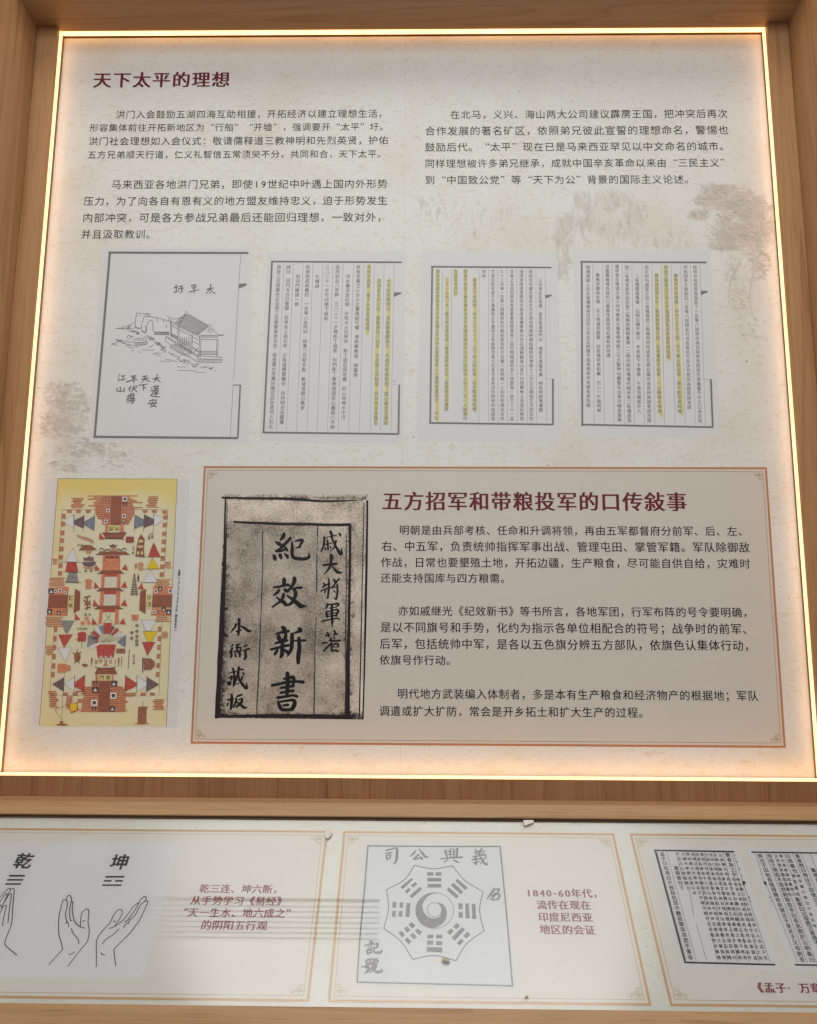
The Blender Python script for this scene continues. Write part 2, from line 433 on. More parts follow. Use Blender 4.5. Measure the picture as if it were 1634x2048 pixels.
for s, a, b, y in (
    ('明朝是由兵部考核、任命和升调将领，再由五军都督府分前军、后、左、', 797.6, 1497, 1061),
    ('右、中五军，负责统帅指挥军事出战、管理屯田、掌管军籍。军队除御敌', 762, 1500, 1093),
    ('作战，日常也要墾殖土地，开拓边疆，生产粮食，尽可能自供自给，灾难时', 761, 1501, 1125.3),
    ('还能支持国库与四方粮需。', 760.5, 1022, 1156.5),
    ('亦如戚继光《纪效新书》等书所言，各地军团，行军布阵的号令要明确，', 795, 1507, 1222.3),
    ('是以不同旗号和手势，化约为指示各单位相配合的符号；战争时的前军、', 760, 1507, 1255),
    ('后军，包括统帅中军，是各以五色旗分辨五方部队，依旗色认集体行动，', 758.5, 1511, 1288),
    ('依旗号作行动。', 758.5, 914, 1320.5),
    ('明代地方武装编入体制者，多是本有生产粮食和经济物产的根据地；军队', 794, 1517, 1388),
    ('调遣或扩大扩防，常会是开乡拓土和扩大生产的过程。', 757.5, 1299, 1422.5)):
    text_line('text_line', UP, s, a, b, y, K1, pan, wt=(0.010, 0.003))

# ---- ink-wash landscape printed on the paper (soft patches with their own shapes)
def wash_mat(name, colr, strength, sc_, sx, sz, lo, hi):
    m, nt, bs = new_mat(name); N = nt.nodes; L = nt.links
    bs.inputs['Base Color'].default_value = (*colr, 1); bs.inputs['Roughness'].default_value = 0.42; bs.inputs['Specular IOR Level'].default_value = 0.35
    at = N.new('ShaderNodeAttribute'); at.attribute_name = 'a'
    tc = N.new('ShaderNodeTexCoord'); mp = N.new('ShaderNodeMapping'); mp.inputs['Scale'].default_value = (sx, 1, sz)
    n = N.new('ShaderNodeTexNoise'); n.inputs['Scale'].default_value = sc_; n.inputs['Detail'].default_value = 7; n.inputs['Roughness'].default_value = 0.62; n.inputs['Distortion'].default_value = 0.8
    L.new(tc.outputs['Object'], mp.inputs['Vector']); L.new(mp.outputs['Vector'], n.inputs['Vector'])
    ad = N.new('ShaderNodeMath'); ad.operation = 'MULTIPLY_ADD'; ad.inputs[1].default_value = 2.2; L.new(n.outputs['Fac'], ad.inputs[0]); L.new(at.outputs['Fac'], ad.inputs[2])
    mr = N.new('ShaderNodeMapRange'); mr.interpolation_type = 'SMOOTHSTEP'
    for i, x in zip(('From Min', 'From Max', 'To Min', 'To Max'), (lo, hi, 0, strength)): mr.inputs[i].default_value = x
    L.new(ad.outputs[0], mr.inputs['Value']); L.new(mr.outputs['Result'], bs.inputs['Alpha'])
    return m
def wash(name, z, x0, x1, y0, y1, blobs, mat, lay, nx=60, ny=60):
    """blobs: (cx, cy, rx, ry, weight) in the measured view"""
    V, Fc, A = [], [], []
    for j in range(ny+1):
        for i in range(nx+1):
            x = x0+(x1-x0)*i/nx; y = y0+(y1-y0)*j/ny
            V.append(z.pl.w(*z(x, y), lay))
            a = 0
            for cx, cy, rx, ry, w_ in blobs:
                d = math.hypot((x-cx)/rx, (y-cy)/ry); a = max(a, w_*math.exp(-1.4*d**4))
            e = min(i, nx-i, j, ny-j)
            A.append(min(a, 0.8) if e > 2 else min(a, 0.8)*max(0, e)/3)
    for j in range(ny):
        for i in range(nx):
            k = j*(nx+1)+i; Fc.append((k, k+1, k+nx+2, k+nx+1))
    o = mesh_obj(name, V, Fc, mat, pan)
    at = o.data.attributes.new('a', 'FLOAT', 'POINT')
    for i, a in enumerate(A): at.data[i].value = a
    return o
WR = wash_mat('ink wash trees', (0.50, 0.415, 0.345), 0.36, 80, 1, 1.5, 1.26, 1.95)
WM = wash_mat('ink wash rocks', (0.55, 0.48, 0.39), 0.26, 55, 1.7, 0.6, 1.25, 1.95)
ZR = Zoom(UP, 1000, 360, 1634/634)
wash('pine_wash', ZR, 900, 1480, 0, 900, [(1120, 55, 110, 45, .75), (1070, 110, 90, 40, .75), (1030, 180, 75, 34, .7), (1200, 120, 130, 55, .7), (1160, 210, 60, 70, .6),
     (1290, 150, 140, 90, .65), (1240, 280, 170, 70, .85), (1330, 260, 110, 110, .7), (1160, 340, 110, 35, .75), (1340, 420, 80, 130, .6), (1200, 460, 60, 90, .4), (1240, 620, 70, 120, .38), (1290, 760, 70, 90, .35)], WR, 0.7, 90, 90)
wash('mountain_wash', ZR, 180, 1080, 30, 620, [(430, 170, 70, 170, .5), (560, 110, 130, 60, .5), (690, 170, 80, 110, .42), (330, 270, 80, 130, .55), (600, 260, 120, 60, .36), (330, 430, 60, 130, .55), (900, 330, 150, 60, .36), (780, 320, 160, 50, .36)], WM, 0.6, 80, 60)
ZS = Zoom(UP, 0, 600, 5.12)
wash('left_wash', ZS, 330, 1500, 780, 2000, [(600, 900, 220, 120, .55), (720, 1050, 330, 160, .6), (640, 1280, 330, 200, .62), (850, 1500, 400, 180, .55), (700, 1700, 250, 120, .45), (1150, 1620, 300, 130, .4)], wash_mat('ink wash bank', (0.51, 0.425, 0.35), 0.38, 85, 0.7, 1.3, 1.30, 1.95), 0.6, 70, 60)
wash('upper_wash', ZU, 820, 1060, 360, 520, [(850, 420, 60, 40, .3), (960, 440, 80, 40, .25)], WM, 0.65, 30, 20)

def needles(name, z, blobs, colr, n, ln, wd_, slope, seed):
    """brushed foliage: short dry strokes gathered in clumps"""
    r = random.Random(seed)
    for cx, cy, rx, ry in blobs:
        ls_ = []
        for k in range(int(n*rx*ry/4000)+6):
            a = r.uniform(0, 6.283); q = math.sqrt(r.random()); x = cx+rx*q*math.cos(a); y = cy+ry*q*math.sin(a)
            l = r.uniform(0.4, 1)*ln; d = slope+r.uniform(-0.5, 0.5)
            ls_.append([(x-l/2, y-l*d/2, wd_*0.3), (x, y-l*0.08, wd_*r.uniform(0.6, 1)), (x+l/2, y+l*d/2, wd_*0.2)])
        strokes(name, z, ls_, colr, pan, 0.75, wd_)
WN = ink('landscape ink', 0.595, 0.52, 0.445); WN2 = ink('landscape pale ink', 0.635, 0.575, 0.495)
needles('pine_clump', ZR, [(1120, 45, 70, 24), (1060, 95, 70, 24), (1190, 85, 60, 30), (1015, 185, 48, 20), (1100, 130, 55, 22), (1280, 110, 80, 50), (1260, 60, 50, 25), (1180, 265, 90, 34), (1290, 250, 90, 55), (1330, 180, 60, 40), (1140, 330, 70, 22), (1300, 350, 70, 40)], WN, 34, 42, 9, 0.1, 3)
strokes('pine_trunk', ZR, [[(1120, 90, 8), (1165, 150, 12), (1140, 225, 16), (1210, 285, 18), (1300, 350, 22)], [(1165, 150, 9), (1085, 150, 6), (1020, 190, 4)], [(1190, 200, 8), (1260, 150, 6), (1320, 120, 4)], [(1240, 420, 14), (1190, 520, 10), (1180, 640, 5)], [(1330, 400, 12), (1290, 560, 8), (1300, 700, 4)]], WN, pan, 0.85, 10)
needles('hill_stroke', ZR, [(420, 150, 55, 90), (560, 100, 110, 40), (690, 170, 60, 70), (340, 270, 60, 90), (520, 250, 60, 60), (640, 270, 80, 40), (900, 330, 110, 30), (1240, 560, 60, 140)], WN2, 10, 60, 5, 1.0, 5)
needles('bank_stroke', ZS, [(610, 900, 110, 60), (720, 1040, 190, 80), (620, 1220, 180, 110), (820, 1450, 220, 110), (700, 1660, 150, 70)], WN2, 7, 60, 12, 0.25, 8)
# ---- four facsimile book pages
M_page = ink('page grey white', 0.645, 0.64, 0.63)
PG = ink('page print grey', 0.155, 0.148, 0.150, blotch=0.25, scale=1500)
PGT = ink('page text grey', 0.17, 0.165, 0.165)
PGR = ink('page ruling', 0.26, 0.25, 0.25)
YEL = ink('highlighter yellow', 0.64, 0.56, 0.20)
PW = (0, 0)
def page(z, paper, border, rules, cols, marks, size, extra=()):
    pg = poly('book_page', z, paper, M_page, pan, 1)
    strokes('page_border', z, border, PG, pg, 3, 18, smooth=False, jit=0.6)
    if rules: strokes('ruling_line', z, rules, PGR, pg, 2, 3.0, smooth=False)
    for m in marks: strokes('highlight', z, [m], YEL, pg, 2.4, 34, smooth=True, caps=True)
    for s, t, b in cols: column('text_column', z, s, t, b, PGT, pg, size, 3.2, PW)
    for e in extra: poly('fishtail_mark', z, e, PG, pg, 3)
    return pg
Z2 = Zoom(UP, 500, 490, 4.951)
page(Z2, [(165, 60), (1545, 55), (1512, 1970), (90, 1945)],
     [[(208, 165), (1505, 172)], [(219, 160), (133, 1865)], [(122, 1856), (1475, 1872)], [(1478, 1385), (1470, 1878)]],
     [[(a, 190), (b, 1842)] for a, b in ((1428, 1395), (1329, 1293), (1231, 1190), (1129, 1082), (1025, 976), (922, 872), (821, 768), (722, 665), (623, 565), (526, 460), (430, 360), (338, 260))]+[[(1408, 1385), (1484, 1385)]],
     [('太平自有興明日　洪英聚會顯奇才　內進花亭旗色現　盟心義合五湖胎', (1372, 360), (1343, 1763)),
      ('四海英名如川至　雲集源流八面來　文武堅心同韜略　扶持明主坐龍台', (1278, 360), (1246, 1763)),
      ('為何不過來　橋下水深為能過得', (1178, 222), (1162, 830)),
      ('既有忠義之心水火之害焉能可懼　憑將軍教習　將軍詩', (1075, 222), (1045, 1290)),
      ('洪水橫流放石頭　水乾水火已時休　新丁過石同忠義　好心命喪水中浮', (970, 315), (925, 1710)),
      ('既然如此八字脚　三八二十一步帶新丁過來　你們新丁衆等個個忠心義氣八字脚', (868, 222), (818, 1805)),
      ('三八二十一步可向橋下過來', (768, 222), (752, 730)), ('先鋒詩', (668, 315), (664, 410)),
      ('桃李相成結義初　一百零八友同科　結萬二兄新手點　勦滅清朝心莫多', (573, 222), (520, 1615)),
      ('到洪門題詩一首', (475, 315), (462, 588)),
      ('詩曰　洪門今日已重開　花亭坐上祖公來　只為過橋盟義合　扶持明主坐龍臺', (382, 222), (314, 1755)),
      ('原來二位將軍在此且問二位將軍高姓大名　我是萬杜芳萬杜龍在此你是何人到此', (287, 222), (208, 1800))],
     [[(1383, 345), (1372, 900), (1362, 1300), (1352, 1775)], [(1280, 345), (1262, 900), (1252, 1400), (1245, 1775)], [(1180, 200), (1172, 500), (1164, 880)]], 46,
     [[(1425, 470), (1500, 470), (1500, 483), (1425, 515)], [(1421, 1345), (1434, 1345), (1434, 1358), (1421, 1358)]])
Z3 = Zoom(UP, 830, 490, 1548/310)
page(Z3, [(60, 60), (1420, 75), (1470, 1960), (20, 1960)],
     [[(160, 218), (1362, 226)], [(172, 212), (151, 1785)], [(140, 1778), (1385, 1793)], [(1377, 1335), (1377, 1795)]],
     [[(a, 245), (b, 1772)] for a, b in ((1300, 1312), (1207, 1213), (1110, 1120), (1015, 1022), (918, 922), (825, 828), (735, 733), (640, 638))]+[[(367, 245), (360, 1100)], [(275, 245), (270, 850)], [(1305, 1335), (1382, 1338)]],
     [('三河源出五湖邊　望見高溪寺門中　憶昔五虎當年事　特來拜謝萬雲龍', (1250, 355), (1257, 1648)),
      ('開船往何處去答往太平圩而去問幾時開船幾時到港答十二月廿日開船正月初五到', (1155, 268), (1163, 1735)),
      ('港問有經過甚麼地方答經過廣東惠州府石城縣觀音山苦竹坑問爾有上去遊玩無答', (1062, 268), (1068, 1735)),
      ('亦曾上去遊玩問見有甚麼東西答見有二盆竹問爾豈知多少枝麼答一盆三十六一盆', (967, 268), (968, 1735)),
      ('七十二共湊一百零八問爾有取竹無答我有取竹百零八枝問爾一人如何取得向多枝', (868, 268), (872, 1735)),
      ('竹答洪家兄弟千千萬萬取之不盡用之有餘問竹是乜名答竹名朱洪竹問有何為證答', (778, 268), (780, 1735)),
      ('有詩', (688, 268), (686, 312)),
      ('廣東洪竹世間稀　林中三六七十二　天下無人知此意　起手動脚便知機', (595, 355), (592, 1640)),
      ('問爾行船過了幾多灘答水深不見灘問爾船中同來行船幾多人答三八廿一人問有何', (505, 268), (498, 1735)),
      ('為證答有詩曰', (408, 268), (408, 478)),
      ('二十一人共一舟　義兄帶我落船遊　羅漢金剛扶左右　順風相送好優游', (320, 355), (312, 1640)),
      ('問船到何處去答到太平圩而去問太平圩中乜東西答有一小灘問問灘問云', (230, 268), (215, 1550)),
      ('中乜', (210, 1685), (208, 1730))],
     [[(598, 335), (605, 900), (606, 1300), (602, 1660)], [(503, 250), (508, 800), (512, 1700)], [(400, 250), (405, 400), (400, 505)], [(320, 335), (322, 900), (318, 1640)], [(225, 250), (220, 900), (215, 1300), (226, 1750)]], 42,
     [[(1302, 497), (1366, 497), (1366, 508), (1302, 538)]])
Z4 = Zoom(UP, 1120, 480, 1634/340)
page(Z4, [(122, 100), (1440, 92), (1545, 1900), (178, 1890)],
     [[(195, 210), (1408, 216)], [(208, 202), (214, 1788)], [(203, 1775), (1475, 1800)], [(1450, 1340), (1467, 1805)]],
     [[(a, 235), (b, 1780)] for a, b in ((1345, 1397), (1252, 1300), (1160, 1203), (1068, 1107), (972, 1005), (882, 910), (787, 810), (690, 715), (597, 620), (500, 520), (410, 425), (315, 328))]+[[(1383, 1338), (1456, 1338)]],
     [('枝問你有取否答我取了一百零八枝問你為何取咁多呢答兄弟萬萬千千之口未足用', (1298, 265), (1345, 1740)),
      ('問剩回多少問剩回一百零八枝問此竹何名答此竹名洪竹有何為證有詩為證', (1205, 265), (1242, 1610)),
      ('廣東洪竹世間稀　林中三六七二枝　天下無人知此意　舉手動足便知機', (1112, 345), (1150, 1645)),
      ('問過了觀音山又到太平墟埋頭有何為證有詩為證', (1020, 265), (1040, 1120)),
      ('順風相送到太平　離船登岸便行程　花亭萬將千船景　一心轉進木楊城', (928, 345), (955, 1645)),
      ('問又到何處答又到二板橋頭問二板橋用何所造答左銅右鐵所造有何為證有詩為證', (832, 265), (858, 1735)),
      ('二板橋頭過萬軍　左銅右鐵不差分　朱家設下洪橋過　不過洪橋是外人', (740, 345), (760, 1645)),
      ('問二板橋來歷你知否答二板橋來歷略畧得一二問你既知慢慢的踏來答二板橋因為', (642, 265), (665, 1735)),
      ('當年昏王無道火滅少林寺冤氣太重致得朱開二位大聖神仙顯聖化出長沙線路黃黑', (548, 255), (572, 1730)),
      ('浮雲黃者喝為錄所口黃黑浮雲結成此橋有詩為證', (455, 258), (465, 1110)),
      ('黃黑浮雲結此橋　五人得道到雲霄　白定遠前曾起義　丹心一片復明朝', (362, 340), (375, 1640)),
      ('問橋頭誰人在此答橋頭有位白衣公在此五柳鬚手挽長錢有何為證有詩為證', (270, 265), (272, 1590))],
     [[(1110, 345), (1122, 800), (1140, 1100), (1172, 1670)], [(1008, 255), (1018, 500), (1035, 900), (1050, 1150)], [(925, 330), (935, 800), (955, 1400), (972, 1690)]], 42,
     [[(1355, 487), (1422, 490), (1420, 502), (1357, 530)]])

# first page: line drawing of a waterside pavilion
Z1 = Zoom(UP, 150, 480, 1634/350)
p1 = poly('book_page', Z1, [(255, 70), (1660, 70), (1620, 1900), (130, 1890)], M_page, pan, 1)
strokes('page_border', Z1, [[(312, 118), (1620, 122)], [(327, 108), (183, 1850)], [(172, 1838), (1522, 1850)]], PG, p1, 3, 22, smooth=False)
strokes('ruling_line', Z1, [[(1547, 130), (1480, 1300)], [(1477, 1350), (1450, 1835)]], PGR, p1, 2, 4.5, smooth=False)
strokes('page_notch', Z1, [[(1476, 1354, 9), (1548, 1356, 9)], [(1544, 1352, 14), (1520, 1850, 16)]], PG, p1, 3, 10, smooth=False)
poly('fishtail_mark', Z1, [(1530, 410), (1602, 405), (1602, 425), (1530, 456)], PG, p1, 3)
PEN = ink('pen line', 0.115, 0.11, 0.11)
def kai(name, z, ch, x, y, size, mat, parent, lay=3.2, wt=(0.010, 0.006), sx=1.0, rise=0.09, rot=0.0):
    V, Fc = [], []; u, v = z(x, y); e = z(x+size, y)[0]-u
    put(V, Fc, z.pl, ch, u, v, e, lay, wt, sx, rise=rise, rot=rot)
    return mesh_obj(name, V, Fc, mat, parent)
for hw in ([[(1232, 462), (1298, 448)], [(1268, 412), (1262, 450), (1225, 505)], [(1265, 462), (1285, 485), (1312, 502)], [(1258, 488), (1268, 498)]],
           [[(1085, 425), (1135, 418)], [(1092, 438), (1102, 455)], [(1130, 432), (1120, 452)], [(1068, 487), (1110, 475), (1160, 465)], [(1112, 425), (1114, 502)]],
           [[(925, 447), (962, 438)], [(945, 420), (946, 478)], [(928, 490), (968, 474)], [(972, 436), (1005, 428)], [(965, 458), (1018, 448)], [(995, 432), (998, 485), (980, 492)]],
           [[(730, 1298), (795, 1285)], [(768, 1255), (760, 1295), (735, 1330)], [(762, 1295), (780, 1315), (800, 1325)]],
           [[(712, 1380), (722, 1388)], [(708, 1410), (728, 1405), (722, 1435), (705, 1455)], [(705, 1450), (730, 1460), (795, 1465)], [(738, 1362), (740, 1378)], [(735, 1370), (780, 1362), (775, 1378)], [(742, 1390), (775, 1385), (772, 1420), (745, 1425), (742, 1390)], [(744, 1407), (772, 1402)], [(735, 1440), (785, 1432)], [(758, 1375), (757, 1455)]],
           [[(728, 1488), (732, 1500)], [(700, 1512), (702, 1500), (758, 1495), (752, 1510)], [(728, 1510), (712, 1540), (745, 1552), (762, 1560)], [(752, 1515), (735, 1545), (705, 1562)], [(680, 1530), (770, 1522)]],
           [[(632, 1275), (680, 1268)], [(622, 1300), (690, 1290)], [(660, 1270), (650, 1300), (622, 1335)], [(658, 1298), (680, 1315), (702, 1322)]],
           [[(595, 1358), (680, 1345)], [(640, 1352), (638, 1408)], [(645, 1372), (662, 1388)]],
           [[(525, 1272), (570, 1265)], [(535, 1282), (540, 1295)], [(565, 1278), (555, 1295)], [(480, 1325), (530, 1312), (582, 1302)], [(548, 1270), (550, 1338)]],
           [[(522, 1362), (500, 1395)], [(512, 1382), (512, 1420)], [(530, 1385), (578, 1375)], [(552, 1358), (548, 1390), (522, 1420)], [(550, 1388), (582, 1422)], [(570, 1360), (578, 1368)]],
           [[(508, 1445), (485, 1470)], [(512, 1462), (478, 1500)], [(497, 1482), (495, 1525)], [(520, 1440), (550, 1436), (548, 1470), (522, 1472), (520, 1440)], [(522, 1455), (548, 1452)], [(512, 1485), (560, 1480)], [(508, 1502), (565, 1495)], [(545, 1482), (542, 1525), (530, 1522)], [(520, 1508), (528, 1516)]],
           [[(412, 1258), (420, 1265)], [(404, 1280), (412, 1287)], [(405, 1312), (420, 1295)], [(438, 1272), (465, 1266)], [(452, 1270), (450, 1305)], [(428, 1308), (470, 1300)]],
           [[(425, 1375), (424, 1410)], [(395, 1385), (392, 1410), (440, 1412), (462, 1405)], [(460, 1382), (462, 1420)]]):
    strokes('handwritten_character', Z1, [[(x, y, 10.5 if k == 0 else 7.0 if k == len(l)-1 else 9.0) for k, (x, y) in enumerate(l)] for l in hw], PEN, p1, 3.2, 9, caps=True)
roof = [[(860, 708), (905, 738), (960, 735), (1010, 712), (1035, 680), (1033, 668), (1055, 672), (1058, 692), (1150, 745), (1248, 800), (1250, 785), (1268, 790), (1272, 820), (1305, 860), (1345, 885), (1392, 885)],
        [(872, 735), (890, 752), (970, 795), (1060, 845), (1140, 882), (1200, 892), (1345, 893), (1385, 892)], [(1043, 690), (965, 790)], [(1250, 805), (1150, 880)], [(1255, 815), (1240, 850), (1270, 868), (1280, 850), (1255, 830)]]
for i in range(22):
    t = i/21; a = (1043+t*207, 690+t*115); b = (935+t*205, 775+t*105)
    roof.append([a, ((a[0]+b[0])/2-6, (a[1]+b[1])/2-2), b])
for i in range(14):
    x = 1165+i*13; roof.append([(x, 893), (x-4, 915)])
for i in range(18):
    t = i/17; roof.append([(890+t*270, 762+t*135), (888+t*270, 780+t*135)])
strokes('drawn_roof', Z1, roof, PEN, p1, 3, 4.0, smooth=False)
body = [[(893, 760), (893, 895)], [(903, 765), (902, 900)], [(962, 800), (958, 955)], [(974, 805), (970, 960)], [(1085, 880), (1080, 1060)], [(1097, 885), (1092, 1065)], [(1163, 915), (1157, 1095)], [(1176, 918), (1172, 1095)],
        [(1325, 925), (1322, 1085)], [(1338, 925), (1334, 1088)], [(903, 800), (960, 832)], [(976, 842), (1083, 895)], [(1098, 905), (1160, 935)], [(1178, 930), (1325, 930)], [(903, 872), (960, 905)], [(893, 895), (1080, 1005)],
        [(850, 897), (1150, 1080), (1378, 1098), (1373, 1146), (1142, 1140), (1138, 1085)], [(850, 897), (845, 948), (905, 985)], [(1005, 1050), (1140, 1138)], [(1160, 1040), (1325, 1040)], [(1160, 1055), (1325, 1055)], [(1160, 1068), (1325, 1068)], [(1145, 1110), (1372, 1118)],
        [(905, 985), (930, 968), (1075, 1055)], [(880, 998), (1000, 1070), (1075, 1055)], [(890, 990), (1000, 1058)], [(910, 985), (1015, 1050)], [(925, 978), (1030, 1042)], [(1000, 1070), (1055, 1088), (1080, 1060)],
        [(1100, 945), (1158, 975)], [(1100, 1010), (1158, 1040)], [(1105, 1000), (1150, 1050)], [(1150, 1005), (1105, 1055)]]
for i in range(5): body.append([(980, 915+i*17), (1078, 965+i*19)]); body.append([(985+i*20, 905), (975+i*22, 985)])
for i in range(9): body.append([(1150+i*25, 1115), (1163+i*25, 1138), (1175+i*25, 1116)])
for i in range(10): body.append([(856+i*30, 925+i*18), (868+i*30, 912+i*18), (880+i*30, 935+i*18)])
for i in range(7): body.append([(906+i*8, 880+i*4), (906+i*8, 900+i*4)])
strokes('drawn_pavilion', Z1, body, PEN, p1, 3, 4.0, smooth=False)
wallp = [[(575, 680), (640, 688), (690, 690), (692, 715), (650, 712), (640, 735), (620, 825), (660, 865), (672, 800), (685, 762), (705, 752), (728, 768), (735, 855), (800, 860), (880, 872)],
         [(575, 680), (565, 805), (615, 822)], [(560, 805), (560, 818), (610, 830)], [(690, 715), (770, 728), (830, 745), (890, 760)], [(655, 700), (690, 692)], [(622, 850), (655, 868), (672, 830)], [(735, 880), (880, 888)], [(660, 865), (662, 800)], [(585, 700), (583, 715)], [(610, 695), (608, 715)], [(770, 735), (768, 765)], [(830, 750), (828, 775)], [(855, 790), (852, 825)]]
for i in range(8): x = 745+i*17; wallp.append([(x, 868), (x+8, 858), (x+16, 868), (x+8, 882), (x, 868)])
strokes('drawn_wall', Z1, wallp, PEN, p1, 3, 4.2, smooth=True)
boat = [[(385, 928), (440, 962), (560, 985), (660, 975), (685, 955)], [(400, 935), (470, 945), (560, 958), (680, 950)], [(335, 985), (400, 950), (440, 925)], [(385, 925), (470, 965)], [(345, 965), (400, 990)], [(540, 935), (660, 935), (665, 950)], [(560, 920), (650, 915)],
        [(485, 935), (490, 900), (505, 888), (515, 905), (500, 930)], [(515, 905), (540, 900), (530, 915)], [(470, 985), (520, 990)], [(500, 1005), (545, 1008)], [(525, 1035), (550, 1037)], [(590, 1048), (612, 1048)], [(560, 1000), (600, 1002)], [(630, 1028), (740, 1028)], [(690, 1000), (720, 990), (725, 975)], [(740, 1055), (800, 1060)]]
for i in range(9): boat.append([(570+i*12, 958), (563+i*12, 980)])
strokes('drawn_boat', Z1, boat, PEN, p1, 3, 4.0)
gp = [(410, 825), (470, 815), (540, 850), (620, 895), (700, 920), (760, 960), (800, 1000), (850, 1040), (920, 1090), (1000, 1130), (1080, 1165), (1180, 1190), (1330, 1212)]
grass = [[(370, 828), (505, 828)], [(505, 800), (560, 770)], [(960, 1218), (1140, 1222)], [(1130, 1237), (1220, 1238)], [(795, 1130), (890, 1135)], [(950, 1185), (1030, 1187)], [(840, 1110), (960, 1140)], [(725, 1060), (800, 1085)]]
for a, b in zip(gp[:-1], gp[1:]):
    for k in range(9):
        t = random.random(); x = a[0]+(b[0]-a[0])*t+random.uniform(-18, 18); y = a[1]+(b[1]-a[1])*t+random.uniform(-16, 16)
        l = random.uniform(14, 34); d = random.uniform(-0.9, 0.5)
        grass.append([(x, y), (x+l*0.5, y+l*0.10), (x+l, y+l*d*0.6)])
strokes('drawn_bank', Z1, grass, PEN, p1, 3, 3.6)

# ---- old title page with brush characters
ZB3 = Zoom(UP, 380, 920, 3.53)
def book_mat(g=1.0):
    m, nt, bs = new_mat('aged title page'); N = nt.nodes; L = nt.links
    bs.inputs['Roughness'].default_value = 0.42
    tc = N.new('ShaderNodeTexCoord'); sep = N.new('ShaderNodeSeparateXYZ'); L.new(tc.outputs['Object'], sep.inputs[0])
    def nz(s, d, r=0.6):
        n = N.new('ShaderNodeTexNoise'); n.inputs['Scale'].default_value = s; n.inputs['Detail'].default_value = d; n.inputs['Roughness'].default_value = r
        L.new(tc.outputs['Object'], n.inputs['Vector']); return n.outputs['Fac']
    a = N.new('ShaderNodeValToRGB'); e = a.color_ramp.elements
    e[0].position = 0.37; e[0].color = (0.11*g, 0.082*g, 0.055*g, 1); e[1].position = 0.61; e[1].color = (0.47*g, 0.405*g, 0.335*g, 1)
    x = e.new(0.48); x.color = (0.30*g, 0.25*g, 0.195*g, 1)
    mx = N.new('ShaderNodeMath'); mx.operation = 'ADD'
    m1 = N.new('ShaderNodeMath'); m1.operation = 'MULTIPLY'; m1.inputs[1].default_value = 0.5; L.new(nz(320, 4, 0.7), m1.inputs[0])
    m2 = N.new('ShaderNodeMath'); m2.operation = 'MULTIPLY'; m2.inputs[1].default_value = 0.5; L.new(nz(16, 3), m2.inputs[0])
    L.new(m1.outputs[0], mx.inputs[0]); L.new(m2.outputs[0], mx.inputs[1]); L.new(mx.outputs[0], a.inputs['Fac'])
    L.new(a.outputs['Color'], bs.inputs['Base Color'])
    return m
bk = poly('title_page', ZB3, [(246, 240), (1256, 246), (1226, 1832), (178, 1820)], book_mat(1.75), pan, 3)
M_bk = book_mat(1.15)
poly('aged_paper', ZB3, [(262, 430), (900, 440), (905, 455), (890, 1000), (880, 1800), (190, 1800), (235, 900)], M_bk, bk, 3.5)
poly('aged_paper', ZB3, [(900, 440), (1135, 455), (1120, 1000), (1098, 1805), (880, 1800), (890, 1000)], book_mat(1.35), bk, 3.5)
poly('aged_paper', ZB3, [(1135, 470), (1228, 470), (1195, 1830), (1112, 1830), (1120, 1000)], book_mat(1.45), bk, 3.5)
V, Fc, A1 = [], [], []
for j in range(61):
    for i in range(41):
        x, y = 178+1078*i/40, 240+1592*j/60
        x = max(246-68*(y-240)/1580, min(1256-30*(y-240)/1580, x)); y_ = min(y, 1820+12*(x-178)/1078)
        V.append(UP.w(*ZB3(x, y_), 3.8))
        dl = x-(246-68*(y-240)/1580); g_ = min(1, max(0, (y-240)/900))
        A1.append(min(0.95, 0.95*g_*math.exp(-(dl/60)**2)+0.75*math.exp(-((1826-y)/38)**2)+0.45*math.exp(-((x-1128+0.012*(y-450))/42)**2)*(y > 450)+0.5*math.exp(-((y-268)/22)**2)))
for j in range(60):
    for i in range(40): k = j*41+i; Fc.append((k, k+1, k+42, k+41))
es = mesh_obj('dark_scan_edge', V, Fc, wash_mat('scan edge ink', (0.025, 0.02, 0.018), 0.92, 130, 1, 1, 1.25, 2.0), bk)
a_ = es.data.attributes.new('a', 'FLOAT', 'POINT')
for i, x in enumerate(A1): a_.data[i].value = x
BLK = ink('brush black', 0.012, 0.011, 0.012)
BLK2 = ink('printed rule black', 0.022, 0.016, 0.018)
strokes('title_rule', ZB3, [[(246, 262, 7), (262, 268, 14), (700, 275, 20), (950, 292, 16), (1180, 285, 6)], [(250, 270, 12), (235, 900, 20), (212, 1400, 34), (188, 1825, 26)], [(305, 438, 16), (600, 450, 19), (900, 456, 20), (1135, 458, 22)],
     [(1130, 455, 22), (1128, 900, 16), (1118, 1300, 24), (1112, 1830, 34)], [(1252, 285, 14), (1244, 900, 16), (1222, 1830, 9)], [(1230, 300, 5), (1195, 1825, 10)], [(178, 1812, 16), (600, 1805, 26), (1100, 1815, 28)], [(262, 300, 6), (245, 1000, 8), (205, 1800, 8)]], BLK2, bk, 4.2, 12, jit=1.4)
strokes('title_rule', ZB3, [[(514, 500, 7), (512, 760, 9), (500, 1100, 8), (490, 1400, 11), (470, 1800, 9)], [(902, 470, 10), (900, 540, 7)], [(897, 670, 8), (895, 930, 10)], [(890, 1110, 9), (884, 1280, 6), (880, 1500, 9), (876, 1800, 10)], [(1106, 500, 3), (1104, 740, 7), (1096, 1800, 9)]], ink('faded rule', 0.07, 0.05, 0.05), bk, 4.1, 8, jit=2.2)
def brush(z, dz, lines): strokes('brush_character', Zoom(UP, z[0], z[1], z[2]), [[(x, y, w_*1.13) for x, y, w_ in l] for l in lines], BLK, bk, 4.5, 40, caps=True)
